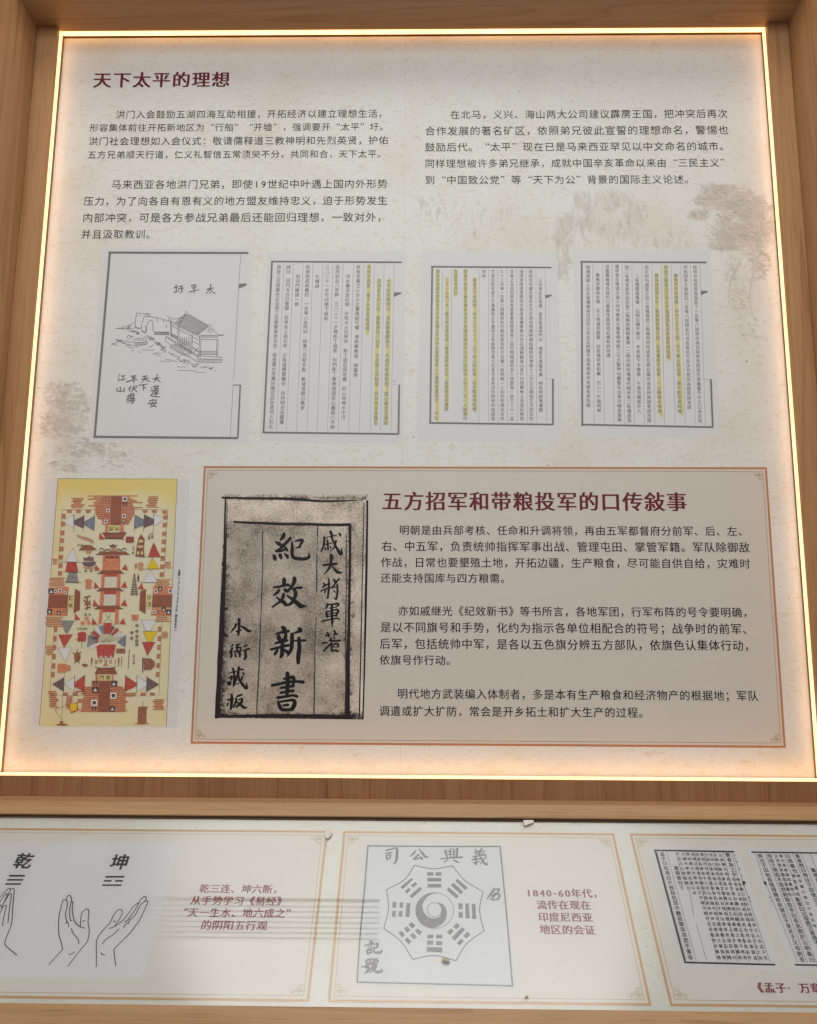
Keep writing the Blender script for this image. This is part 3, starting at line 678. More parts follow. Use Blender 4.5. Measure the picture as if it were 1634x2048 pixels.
A = (520, 1050, 10.775); Bz = (520, 1240, 10.775); C = (630, 1050, 15.75); D = (630, 1180, 14.625); E_ = (440, 1220, 18.61); Fz = (440, 1320, 18.61)
brush(A, 0, [[(520, 190, 62), (500, 250, 76), (440, 325, 42)], [(335, 360, 30), (400, 400, 75), (470, 450, 55)], [(655, 285, 62), (580, 370, 58), (500, 450, 66), (420, 520, 48), (350, 555, 46)], [(345, 568, 46), (440, 560, 52), (540, 528, 46)], [(545, 485, 50), (590, 550, 50)],
    [(295, 650, 50), (322, 715, 80), (335, 760, 45)], [(432, 640, 70), (450, 695, 62), (460, 735, 28)], [(535, 622, 36), (590, 675, 64), (590, 710, 42)], [(752, 355, 22), (820, 335, 50), (890, 322, 58), (912, 352, 64), (870, 425, 48), (862, 470, 48)], [(760, 495, 24), (870, 474, 44)],
    [(690, 372, 36), (697, 500, 66), (692, 620, 66), (720, 695, 68), (790, 722, 68), (930, 734, 66), (1030, 712, 64), (1060, 675, 54), (1045, 605, 18)]])
brush(A, 0, [[(520, 1165, 72), (520, 1220, 84), (505, 1275, 50)], [(295, 1340, 38), (420, 1330, 52), (560, 1290, 60), (640, 1305, 46)], [(412, 1402, 54), (370, 1460, 60), (282, 1522, 22)], [(510, 1492, 66), (488, 1580, 64), (420, 1660, 48), (262, 1768, 36)], [(350, 1558, 30), (440, 1620, 58), (510, 1665, 78), (560, 1720, 76)],
    [(520, 1380, 42), (572, 1420, 72), (620, 1420, 50)], [(740, 1142, 74), (742, 1210, 84), (690, 1320, 58), (600, 1420, 52)], [(700, 1385, 42), (800, 1355, 48), (898, 1350, 54)], [(745, 1400, 62), (770, 1480, 74), (740, 1580, 72), (670, 1690, 62), (545, 1742, 32)], [(580, 1520, 32), (700, 1600, 64), (820, 1700, 90), (890, 1748, 84), (1020, 1745, 14)]])
brush(Bz, 0, [[(480, 152, 62), (520, 200, 96), (520, 275, 56)], [(345, 300, 38), (450, 270, 50), (620, 240, 58)], [(400, 330, 62), (410, 400, 86), (430, 440, 52)], [(560, 310, 64), (545, 390, 70), (500, 460, 44)], [(335, 495, 48), (430, 480, 50), (590, 440, 54)], [(235, 635, 46), (380, 600, 54), (520, 560, 58), (620, 545, 56)],
    [(490, 420, 64), (480, 600, 80), (475, 740, 82), (440, 805, 54)], [(380, 650, 54), (320, 735, 62)], [(525, 640, 44), (605, 700, 76)], [(850, 190, 78), (885, 228, 66), (800, 260, 48), (722, 285, 26)], [(690, 302, 72), (690, 450, 80), (680, 600, 76), (640, 700, 64), (587, 788, 18)], [(735, 450, 32), (850, 440, 38), (982, 440, 50)], [(840, 392, 68), (848, 600, 80), (826, 800, 86), (826, 925, 72)]])
brush(Bz, 0, [[(590, 1142, 78), (600, 1300, 86), (592, 1500, 80), (580, 1620, 64)], [(512, 1265, 42), (620, 1250, 54), (700, 1232, 72), (732, 1270, 66), (720, 1380, 54), (700, 1425, 64)], [(258, 1410, 58), (380, 1385, 54), (560, 1345, 54), (760, 1325, 50), (938, 1337, 64)], [(450, 1465, 48), (600, 1440, 50), (728, 1422, 54)], [(437, 1570, 48), (600, 1540, 50), (722, 1522, 62)], [(377, 1675, 58), (560, 1650, 54), (700, 1625, 50), (803, 1648, 58)],
    [(387, 1740, 38), (420, 1850, 74), (470, 1935, 64)], [(440, 1762, 44), (600, 1737, 50), (720, 1727, 64), (748, 1790, 86), (720, 1870, 86), (682, 1935, 74)], [(505, 1840, 52), (610, 1825, 54)], [(470, 1930, 64), (580, 1935, 64), (700, 1920, 64)]])
brush(C, 0, [[(480, 195, 72), (520, 280, 80), (540, 420, 64), (600, 560, 64), (680, 720, 74), (760, 850, 96), (818, 922, 84), (850, 870, 62), (820, 718, 26)], [(742, 247, 26), (790, 300, 64), (800, 345, 54)], [(330, 405, 26), (440, 375, 28), (560, 345, 38), (668, 337, 40)], [(292, 392, 72), (290, 520, 64), (265, 680, 64), (192, 828, 48)], [(388, 470, 48), (402, 600, 58), (412, 778, 62)], [(430, 580, 28), (528, 577, 38)], [(335, 722, 52), (326, 775, 56)], [(482, 690, 52), (495, 718, 54)], [(663, 492, 54), (640, 600, 60), (590, 720, 48), (482, 828, 20)], [(320, 610, 42), (400, 610, 42)]])
brush(C, 0, [[(482, 925, 54), (520, 985, 98), (505, 1150, 76), (482, 1280, 74), (420, 1400, 62), (282, 1565, 26)], [(265, 1265, 62), (480, 1245, 64), (688, 1217, 68)], [(530, 1280, 44), (620, 1400, 64), (720, 1488, 86), (890, 1510, 14)]])
kf = 14.625/15.75
def cd_(p): return [((x), y, w_) for x, y, w_ in p]
brush(C, 0, [[(432, 1685, 42), (442, 1850, 62), (432, 2050, 62), (400, 2300, 58)], [(252, 1955, 62), (350, 1890, 52), (440, 1842, 32)], [(282, 1832, 52), (300, 1900, 54)], [(190, 2080, 48), (400, 1995, 44), (690, 1945, 38)], [(580, 1692, 32), (620, 1760, 74), (650, 1830, 54)], [(768, 1702, 54), (700, 1760, 54), (620, 1870, 52), (522, 1968, 30)], [(702, 1872, 54), (708, 2060, 60), (690, 2250, 60), (657, 2340, 54), (585, 2280, 20)], [(340, 2060, 40), (305, 2140, 46)], [(600, 2085, 42), (635, 2120, 42)]])
brush(D, 0, [[(375, 388, 42), (350, 480, 62), (326, 535, 48)], [(372, 432, 42), (520, 420, 48), (660, 402, 58), (688, 440, 48), (600, 500, 34), (430, 530, 34)], [(332, 642, 62), (346, 740, 64), (360, 795, 52)], [(352, 640, 38), (500, 602, 38), (640, 572, 54), (680, 612, 64), (640, 700, 64), (616, 772, 52)], [(372, 770, 38), (620, 742, 38)], [(382, 700, 28), (600, 667, 34)], [(212, 915, 52), (400, 870, 38), (640, 832, 42), (718, 865, 42)], [(495, 422, 62), (495, 700, 74), (505, 900, 70), (500, 1088, 22)]])
brush(D, 0, [[(342, 1242, 42), (390, 1290, 62), (402, 1368, 52)], [(307, 1335, 42), (430, 1320, 42)], [(552, 1184, 42), (590, 1240, 62), (560, 1318, 52)], [(590, 1290, 42), (663, 1276, 42)], [(542, 1372, 32), (580, 1428, 42)], [(465, 1392, 48), (470, 1480, 62)], [(222, 1555, 56), (380, 1532, 26)], [(417, 1472, 42), (560, 1490, 48), (738, 1477, 52)], [(490, 1530, 54), (400, 1640, 52), (242, 1788, 42)], [(490, 1602, 52), (485, 1700, 58), (490, 1788, 52)], [(500, 1600, 38), (660, 1577, 48), (684, 1620, 52), (650, 1668, 38)], [(542, 1665, 38), (590, 1665, 34)], [(482, 1785, 48), (600, 1770, 44), (678, 1790, 62)]])
brush(E_, 0, [[(686, 315, 54), (715, 380, 104), (712, 600, 84), (692, 850, 94), (676, 965, 42)], [(592, 532, 82), (560, 640, 74), (480, 740, 62), (394, 856, 24)], [(572, 532, 60), (690, 522, 60)], [(740, 592, 44), (880, 650, 84), (1000, 740, 96), (1080, 788, 92), (1195, 770, 24)], [(612, 800, 60), (720, 772, 54), (808, 742, 42)]])
brush(E_, 0, [[(500, 1284, 62), (432, 1348, 54)], [(460, 1424, 82), (400, 1530, 82), (342, 1578, 52)], [(420, 1540, 82), (425, 1680, 92), (402, 1775, 62)], [(602, 1300, 62), (738, 1272, 54)], [(640, 1310, 82), (640, 1500, 74)], [(592, 1400, 54), (760, 1392, 72), (770, 1515, 62)], [(522, 1558, 62), (780, 1522, 62)], [(562, 1634, 62), (600, 1745, 64)], [(692, 1602, 72), (750, 1612, 82), (732, 1735, 72)], [(892, 1360, 54), (1008, 1312, 54)], [(872, 1520, 54), (1000, 1462, 62), (1092, 1450, 72)], [(950, 1502, 92), (955, 1650, 92), (960, 1760, 92), (902, 1825, 82)]])
brush(Fz, 0, [[(480, 315, 72), (520, 450, 84), (520, 560, 62)], [(372, 480, 42), (600, 422, 42)], [(710, 265, 72), (680, 420, 94), (682, 600, 84), (740, 770, 84), (850, 920, 94), (978, 1045, 102), (1010, 980, 62), (976, 855, 42)], [(732, 342, 62), (878, 360, 54)], [(860, 462, 62), (880, 538, 64)], [(830, 622, 72), (802, 738, 72)], [(322, 670, 54), (440, 640, 62), (640, 582, 54)], [(430, 602, 72), (430, 728, 72)], [(284, 830, 62), (350, 880, 136), (400, 792, 62)], [(540, 652, 84), (540, 800, 104), (512, 955, 72)], [(600, 642, 62), (610, 758, 62)], [(602, 880, 42), (698, 890, 42)]])
brush(Fz, 0, [[(440, 1275, 72), (440, 1450, 114), (430, 1650, 104), (402, 1835, 72)], [(292, 1480, 62), (390, 1470, 72), (508, 1442, 54)], [(272, 1698, 62), (308, 1602, 54)], [(632, 1360, 62), (740, 1312, 72), (828, 1284, 54)], [(600, 1424, 72), (590, 1560, 84), (502, 1758, 62)], [(702, 1482, 54), (800, 1444, 64), (828, 1500, 84), (760, 1620, 94), (604, 1748, 72)], [(622, 1562, 54), (760, 1650, 74), (880, 1760, 94), (1028, 1770, 18)]])

# ---- coloured picture of a lodge plan
ZP = Zoom(UP, 60, 930, 4.806)
OL = 260*4.806
def Lw(p): return [(x, y+OL) for x, y in p]
pic = poly('picture_sheet', ZP, [(140, 135), (1535, 140), (1415, 2525), (25, 2500)], ink('picture margin', 0.645, 0.625, 0.61), pan, 1)
def pic_ground():
    m, nt, bs = new_mat('picture ground'); N = nt.nodes; L = nt.links
    bs.inputs['Roughness'].default_value = 0.42
    tc = N.new('ShaderNodeTexCoord'); n = N.new('ShaderNodeTexNoise'); n.inputs['Scale'].default_value = 14; n.inputs['Detail'].default_value = 4
    L.new(tc.outputs['Object'], n.inputs['Vector'])
    at = N.new('ShaderNodeAttribute'); at.attribute_name = 'a'
    ad = N.new('ShaderNodeMath'); ad.operation = 'MULTIPLY_ADD'; ad.inputs[1].default_value = 0.7; L.new(n.outputs['Fac'], ad.inputs[0]); L.new(at.outputs['Fac'], ad.inputs[2])
    rp = N.new('ShaderNodeValToRGB'); e = rp.color_ramp.elements
    e[0].position = 0.40; e[0].color = (0.68, 0.62, 0.43, 1); e[1].position = 1.15; e[1].color = (0.68, 0.54, 0.17, 1)
    e[1].position = 1.0
    L.new(ad.outputs[0], rp.inputs['Fac']); L.new(rp.outputs['Color'], bs.inputs['Base Color'])
    return m
V, Fc, At = [], [], []
q = [(270, 130), (1416, 135), (1310, 2520), (90, 2505)]
for j in range(31):
    for i in range(21):
        s_, t = i/20, j/30
        xa = q[0][0]+(q[3][0]-q[0][0])*t; xb = q[1][0]+(q[2][0]-q[1][0])*t
        V.append(UP.w(*ZP(xa+(xb-xa)*s_, 130+(2512-130)*t), 2)); ed = max(abs(s_-0.5)*2, abs(t-0.5)*2)
        At.append(max(0, 0.62-t*4) + 0.30*max(0, (ed-0.75)/0.25))
for j in range(30):
    for i in range(20): k = j*21+i; Fc.append((k, k+1, k+22, k+21))
go = mesh_obj('picture_ground', V, Fc, pic_ground(), pic)
a_ = go.data.attributes.new('a', 'FLOAT', 'POINT')
for i, x in enumerate(At): a_.data[i].value = x
PK = ink('picture line', 0.11, 0.08, 0.065)
strokes('picture_edge', ZP, [[(270, 130), (1416, 135), (1310, 2520)], [(270, 130), (90, 2505)]], PK, pic, 3, 4, smooth=False)
def brickm(name, c1, c2, sc_):
    m, nt, bs = new_mat(name); N = nt.nodes; L = nt.links
    bs.inputs['Roughness'].default_value = 0.42
    tc = N.new('ShaderNodeTexCoord'); mp = N.new('ShaderNodeMapping'); mp.inputs['Rotation'].default_value = (math.pi/2, 0, 0)
    b = N.new('ShaderNodeTexBrick'); b.inputs['Scale'].default_value = sc_; b.inputs['Mortar Size'].default_value = 0.035
    b.inputs['Color1'].default_value = (*c1, 1); b.inputs['Color2'].default_value = (*c2, 1); b.inputs['Mortar'].default_value = (c2[0]*0.45, c2[1]*0.4, c2[2]*0.4, 1)
    L.new(tc.outputs['Object'], mp.inputs['Vector']); L.new(mp.outputs['Vector'], b.inputs['Vector']); L.new(b.outputs['Color'], bs.inputs['Base Color'])
    return m
BR = brickm('picture brick', (0.60, 0.26, 0.135), (0.53, 0.20, 0.10), 75)
BRP = brickm('picture brick faded', (0.66, 0.36, 0.19), (0.62, 0.30, 0.15), 75)
TL = brickm('picture roof tile', (0.38, 0.13, 0.07), (0.31, 0.10, 0.055), 150)
R1 = ink('flag red', 0.46, 0.065, 0.045, blotch=0.12, scale=300); OR = ink('gate orange', 0.60, 0.21, 0.095, blotch=0.14, scale=200)
WH = ink('flag white', 0.66, 0.64, 0.64); PU = ink('flag purple', 0.15, 0.095, 0.105, blotch=0.1, scale=300); BL = ink('flag blue', 0.19, 0.205, 0.25, blotch=0.16, scale=300)
GR = ink('flag grey', 0.23, 0.235, 0.215, blotch=0.14, scale=300); YE = ink('flag yellow', 0.68, 0.50, 0.035); CR = ink('plaque cream', 0.62, 0.52, 0.22); BKs = ink('emblem black', 0.085, 0.065, 0.06)
BRN = ink('sketch brown', 0.27, 0.10, 0.055, blotch=0.15, scale=300); PNK = ink('sketch pink', 0.50, 0.27, 0.17)
PC = [0]
def pp(name, pts, mat, lay=3.0):
    if not isinstance(pts[0][0], (tuple, list)): pts = [pts]
    o = None
    for p in pts:
        PC[0] += 1; o = poly(name, ZP, p, mat, pic, 3+PC[0]*0.02)
    return o
def ps(name, lines, mat, width=4.0, smooth=True):
    for l in lines:
        PC[0] += 1; strokes(name, ZP, [l], mat, pic, 3+PC[0]*0.02, width, smooth)
# walls fading out at the ends, drawn as courses
def courses(cx0, cx1, y0, y1, n, seed):
    r = random.Random(seed); out = []
    for i in range(n):
        ya = y0+(y1-y0)*i/n; yb = y0+(y1-y0)*(i+0.86)/n
        a = cx0+r.uniform(-0.16, 0.16)*(cx1-cx0); b = cx1+r.uniform(-0.16, 0.16)*(cx1-cx0)
        out.append([(a, ya), (b, ya), (b+r.uniform(-9, 9), yb), (a+r.uniform(-9, 9), yb)])
    return out
for a in ((410, 510, 315, 420, 7, 1), (1130, 1225, 300, 415, 7, 2), (590, 1030, 290, 420, 8, 3), (185, 265, 2170, 2340, 9, 4), (345, 405, 2220, 2350, 7, 5), (1190, 1280, 2250, 2360, 7, 6), (505, 930, 2130, 2370, 12, 7), (160, 225, 1735, 1830, 6, 8), (1270, 1325, 1600, 1670, 5, 9), (215, 265, 900, 960, 5, 10), (1300, 1350, 930, 1000, 5, 11), (200, 330, 1080, 1170, 6, 12), (1215, 1350, 1095, 1180, 6, 13), (165, 310, 1460, 1560, 6, 14), (1195, 1340, 1450, 1510, 5, 15)):
    cr_ = courses(*a); nc = len(cr_)
    for k_, c_ in enumerate(cr_): pp('brick_course', c_, BR if 0 < k_ < nc-1 and nc > 6 else BRP, 2.6)
# battlements
bt = []
for x, y in ((355, 430), (440, 430), (535, 430), (1080, 430), (1170, 430), (1270, 440)): bt.append([(x, y), (x+52, y), (x+47, y+32), (x+6, y+32)])
for i, y in enumerate((470, 545, 630, 705, 785, 865, 945, 1020)):
    bt.append([(305-i*5, y), (345-i*5, y), (343-i*5, y+45), (303-i*5, y+45)]); bt.append([(1283-i*5, y+10), (1322-i*5, y+10), (1319-i*5, y+55), (1279-i*5, y+55)])
for i, y in enumerate((305, 395, 480, 565, 655, 740)):
    bt.append(Lw([(232-i*5, y), (265-i*5, y), (263-i*5, y+52), (230-i*5, y+52)])); bt.append(Lw([(1232-i*4, y), (1265-i*4, y), (1262-i*4, y+48), (1229-i*4, y+48)]))
for x in (315, 410, 965, 1060, 1150): bt.append(Lw([(x, 938), (x+55, 938), (x+48, 968), (x+4, 968)]))
pp('battlement', bt, BR, 2.7)
ps('battlement_line', [[(310, 430), (630, 430)], [(1000, 430), (1325, 430), (1322, 520)], [(310, 430), (275, 930)], [(1322, 470), (1290, 1080)], Lw([(235, 300), (190, 965), (510, 968)]), Lw([(1270, 250), (1240, 970), (920, 970)])], PK, 3, smooth=False)
# gates
def gate_top():
    pp('gate_wall', [(625, 420), (700, 300), (945, 300), (1010, 420), (1005, 470), (945, 575), (695, 575), (690, 525), (655, 520), (630, 465)], BR, 2.8)
    pp('gate_path', [(780, 300), (880, 300), (878, 578), (778, 578)], TL, 2.9)
    pp('gate_post', [(725, 575), (760, 575), (755, 655), (720, 655)], OR, 3); pp('gate_post', [(865, 575), (905, 575), (905, 655), (862, 655)], OR, 3)
    pp('gate_roof', [(695, 650), (930, 650), (890, 715), (730, 712)], TL, 3.1)
    ps('gate_eave', [[(690, 652), (720, 655), (930, 650)], [(708, 720), (730, 708), (880, 708), (898, 725)]], BKs, 7)
    pp('gate_plaque', [(755, 582), (868, 582), (862, 640), (810, 630), (750, 638)], CR, 3.3)
gate_top()
pp('gate_wall', Lw([(595, 822), (845, 822), (845, 1125), (580, 1125)]), BR, 2.9); pp('gate_path', Lw([(665, 825), (775, 825), (765, 1125), (655, 1125)]), TL, 3)
pp('gate_wall', Lw([(555, 880), (600, 875), (590, 1125), (490, 1125), (520, 940)]), BR, 2.85); pp('gate_wall', Lw([(840, 875), (890, 880), (925, 950), (915, 1125), (830, 1125)]), BR, 2.85)
pp('gate_roof', Lw([(650, 700), (815, 700), (842, 762), (620, 762)]), TL, 3.2); pp('gate_plaque', Lw([(650, 770), (795, 768), (775, 822), (668, 822)]), CR, 3.2)
pp('gate_post', Lw([(632, 765), (655, 765), (660, 822), (630, 822)]), OR, 3.1); pp('gate_post', Lw([(788, 765), (808, 765), (805, 822), (785, 822)]), OR, 3.1)
ps('gate_eave', [Lw([(620, 690), (680, 702), (780, 700), (830, 688)])], BKs, 6)
for sx0 in (0, 1):
    if sx0 == 0:
        pp('gate_wall', [(182, 1245), (370, 1235), (365, 1400), (358, 1450), (165, 1445)], TL, 2.9); pp('gate_wall', [(190, 1180), (375, 1170), (370, 1245), (182, 1250)], OR, 2.9); pp('gate_wall', Lw([(172, 125), (360, 125), (350, 200), (165, 200)]), OR, 2.9)
        pp('gate_roof', [(432, 1190), (485, 1215), (480, 1400), (470, 1395), (420, 1430)], TL, 3); pp('gate_plaque', [(370, 1245), (425, 1250), (412, 1385), (362, 1380)], CR, 3.1)
    else:
        pp('gate_wall', [(1180, 1245), (1370, 1250), (1362, 1370), (1172, 1370)], TL, 2.9); pp('gate_wall', [(1185, 1165), (1372, 1170), (1370, 1250), (1180, 1245)], OR, 2.9); pp('gate_wall', Lw([(1172, 125), (1362, 130), (1358, 205), (1165, 195)]), OR, 2.9)
        pp('gate_roof', [(1060, 1215), (1118, 1190), (1112, 1435), (1050, 1395)], TL, 3); pp('gate_plaque', [(1125, 1240), (1175, 1240), (1165, 1380), (1115, 1380)], CR, 3.1)
def glyph_p(ch, x, y, s_, rot=0.0, mat=None): kai('picture_character', ZP, ch, x, y, s_, mat or PK, pic, 3.2+PC[0]*0.02, (0.02, 0.012), 1, 0.05, rot)
glyph_p('西', 783, 612, 42, math.pi); glyph_p('門', 838, 608, 42, math.pi)
glyph_p('門', 692, 795+OL, 44); glyph_p('東', 752, 795+OL, 44)
glyph_p('南', 392, 1350, 42, math.pi/2); glyph_p('門', 395, 1280, 42, math.pi/2)
glyph_p('北', 1145, 1275, 42, -math.pi/2); glyph_p('門', 1142, 1340, 42, -math.pi/2)
# central tower of three storeys
pp('tower_wall', [(700, 870), (868, 870), (868, 1015), (698, 1015)], OR, 3)
pp('tower_wall', [(690, 1045), (725, 1045), (715, 1185), (682, 1185)], OR, 3); pp('tower_wall', [(838, 1045), (872, 1045), (870, 1185), (835, 1185)], OR, 3)
pp('tower_wall', [(680, 1215), (718, 1215), (708, 1355), (668, 1355)], OR, 3); pp('tower_wall', [(830, 1215), (868, 1215), (865, 1355), (825, 1355)], OR, 3)
pp('tower_wall', Lw([(672, 135), (705, 135), (690, 280), (658, 280)]), OR, 3); pp('tower_wall', Lw([(820, 135), (855, 135), (855, 280), (815, 280)]), OR, 3)
pp('tower_panel', [(720, 1075), (838, 1075), (835, 1180), (718, 1180)], ink('panel grey', 0.63, 0.59, 0.47), 3); pp('tower_panel', [(718, 1245), (828, 1245), (825, 1350), (708, 1350)], ink('panel grey', 0.63, 0.59, 0.47), 3)
pp('tower_beam', [(722, 1045), (840, 1045), (838, 1075), (720, 1075)], R1, 3.05); pp('tower_beam', [(715, 1215), (830, 1215), (828, 1245), (715, 1245)], R1, 3.05); pp('tower_beam', [(720, 872), (855, 870), (850, 900), (722, 900)], R1, 3.05); pp('tower_beam', Lw([(700, 138), (820, 138), (818, 165), (698, 165)]), R1, 3.05)
for y, x0, x1 in ((830, 640, 955), (1012, 655, 905), (1180, 645, 900), (1352, 625, 890)):
    pp('tower_roof', [(x0+35, y), (x1-35, y), (x1, y+34), (x1-45, y+34), (x0+45, y+36), (x0, y+36)], TL, 3.2)
    ps('tower_eave', [[(x0-5, y+30), (x0+25, y+22), (x0+40, y)], [(x1+5, y+30), (x1-20, y+22), (x1-38, y)]], BKs, 6)
pp('tower_finial', [(775, 825), (800, 770), (828, 825)], OR, 3.2)
ps('tower_dragon', [[(670, 815), (690, 800), (720, 820), (750, 810), (775, 825)], [(930, 815), (905, 800), (880, 820), (850, 808), (828, 825)], [(765, 770), (800, 785), (840, 770)], [(775, 800), (800, 765), (830, 800)]], BKs, 9)
for ch, x in (('忠', 745), ('義', 790), ('堂', 838)): glyph_p(ch, x, 885, 30)
# flags
FL = [('W', [(418, 478), (422, 610), (315, 540)]), ('P', [(523, 487), (518, 612), (425, 570), (425, 535)]), ('B', [(625, 490), (618, 632), (522, 575), (525, 545)]),
      ('B', [(1015, 480), (1092, 525), (1090, 580), (1005, 615)]), ('P', [(1102, 478), (1195, 525), (1193, 565), (1098, 605)]), ('W', [(1195, 475), (1290, 520), (1193, 590)]),
      ('W', [(415, 798), (462, 932), (342, 930)]), ('R', [(360, 935), (445, 935), (465, 1028), (340, 1025)]), ('G', [(375, 1035), (450, 1035), (468, 1128), (345, 1125)]),
      ('R', [(1190, 745), (1255, 880), (1135, 885)]), ('Y', [(1175, 893), (1245, 998), (1122, 998)]), ('W', [(1158, 1008), (1228, 1128), (1090, 1128)]),
      ('G', Lw([(302, 245), (428, 248), (355, 375), (335, 350)])), ('R', Lw([(275, 383), (412, 380), (330, 505)])), ('W', Lw([(270, 510), (405, 507), (338, 640)])),
      ('W', Lw([(1070, 240), (1212, 243), (1165, 345), (1115, 345)])), ('Y', Lw([(1090, 350), (1230, 352), (1168, 450), (1130, 448)])), ('R', Lw([(1080, 453), (1205, 453), (1130, 585)])),
      ('P', Lw([(330, 792), (325, 928), (215, 858)])), ('W', Lw([(428, 790), (425, 928), (330, 850)])), ('R', Lw([(530, 770), (522, 928), (430, 880), (425, 845)])),
      ('R', Lw([(918, 778), (1028, 850), (1025, 875), (915, 928)])), ('W', Lw([(1035, 782), (1122, 835), (1120, 880), (1030, 925)])), ('P', Lw([(1125, 788), (1243, 860), (1120, 930)]))]
FM = {'W': WH, 'P': PU, 'B': BL, 'R': R1, 'G': GR, 'Y': YE}
for c_, p in FL:
    o_ = pp('flag', p, FM[c_], 3.2)
    ps('flag_fringe', [list(p)+[p[0]]], PK, 3, smooth=False)
fringe = []
for x in (430, 520, 622, 1008, 1098, 1190): fringe.append([(x, 470), (x-6, 645)])
for y in (932, 1028, 1130): fringe.append([(280+(y-932)*0.3, y), (495, y+4)])
for y in (885, 1000, 1130): fringe.append([(1060, y), (1280-(y-885)*0.2, y)])
ps('flag_pole', fringe+[Lw([(x, 765), (x-8, 960)]) for x in (332, 432, 530, 918, 1030, 1125)], PK, 3, smooth=False)
for y, x in ((690, 690), (990, 648), (990, 912), (1160, 640), (1160, 905), (1330, 632), (1330, 905), (85+OL, 632), (85+OL, 905), (260+OL, 620), (260+OL, 890), (215+OL, 455), (1175, 1065)):
    pp('pennant', [(x-18, y-38), (x+30, y+22), (x-25, y+28)] if x < 800 else [(x+10, y-40), (x+32, y+24), (x-30, y+16)], R1, 3.4)
# emblems on the gate walls
def emblem(x, y, s_, kind):
    if kind == 0: pp('emblem', [[(x-s_, y-s_), (x+s_, y-s_), (x+s_, y+s_), (x-s_, y+s_)]], WH, 3.3); pp('emblem', [(x-s_*0.55, y-s_*0.55), (x+s_*0.55, y-s_*0.55), (x+s_*0.55, y+s_*0.55), (x-s_*0.55, y+s_*0.55)], BKs, 3.5)
    elif kind == 1: pp('emblem', [(x-s_, y-s_), (x+s_, y-s_), (x, y+s_)], BKs, 3.3); pp('emblem', [(x-s_*0.45, y-s_*0.6), (x+s_*0.45, y-s_*0.6), (x, y+s_*0.3)], WH, 3.5)
    elif kind == 2: pp('emblem', [(x-s_, y-s_), (x+s_, y-s_), (x+s_, y+s_), (x-s_, y+s_)], BKs, 3.3); pp('emblem', [(x-s_*0.6, y+s_*0.55), (x+s_*0.6, y+s_*0.55), (x, y-s_*0.6)], WH, 3.5)
    elif kind == 3: pp('emblem', [[(x-s_, y-s_*0.8), (x-2, y-s_*0.8), (x-s_/2, y+s_*0.8)], [(x+2, y-s_*0.8), (x+s_, y-s_*0.8), (x+s_/2, y+s_*0.8)]], BKs, 3.4)
for x, y, s_, k in ((748, 333, 19, 1), (752, 438, 17, 0), (735, 490, 16, 1), (730, 545, 18, 0), (915, 327, 22, 0), (915, 383, 27, 3), (905, 492, 18, 0), (905, 545, 21, 1), (630, 850+OL, 28, 3), (630, 910+OL, 30, 2), (620, 1035+OL, 30, 0), (618, 1097+OL, 26, 3), (808, 852+OL, 28, 2), (803, 967+OL, 30, 0), (793, 1095+OL, 26, 2),
                    (205, 1215, 27, 2), (248, 1215, 15, 0), (292, 1207, 18, 0), (342, 1230, 14, 0), (190, 158+OL, 24, 2), (278, 172+OL, 19, 2), (330, 155+OL, 16, 1), (1210, 1213, 17, 0), (1253, 1190, 20, 2), (1350, 1210, 20, 0), (1195, 162+OL, 16, 0), (1287, 140+OL, 20, 2), (1335, 165+OL, 24, 2), (1242, 162+OL, 14, 1)):
    emblem(x, y, s_, k)
# altar with fan of banners
pp('altar', Lw([(638, 475), (828, 475), (805, 602), (652, 602)]), R1, 3.2)
fan = [WH, R1, PU, R1, WH, BL, R1, PU, R1, WH]
for i in range(10):
    a0 = math.radians(198-i*19.5+14); a1 = a0-math.radians(15)
    pts = [(735+math.cos(a)*r*(1.05), 440+OL-math.sin(a)*r*0.95) for r, a in ((75, a0), (160, a0), (160, a1), (75, a1))]
    pp('banner', pts, fan[i], 3.0)
pp('banner', Lw([(712, 268), (787, 268), (783, 370), (712, 370)]), R1, 3.4)
pp('banner', Lw([(560, 380), (640, 450), (550, 505)]), GR, 3.1); pp('banner', Lw([(928, 380), (838, 450), (918, 505)]), BL, 3.1)
ps('banner_stick', [Lw([(735+math.cos(math.radians(a))*20, 460-math.sin(math.radians(a))*15), (735+math.cos(math.radians(a))*185, 440-math.sin(math.radians(a))*175)]) for a in range(15, 170, 17)]+[Lw([(725, 180), (800, 265)]), Lw([(785, 180), (712, 265)])], PK, 3, smooth=False)
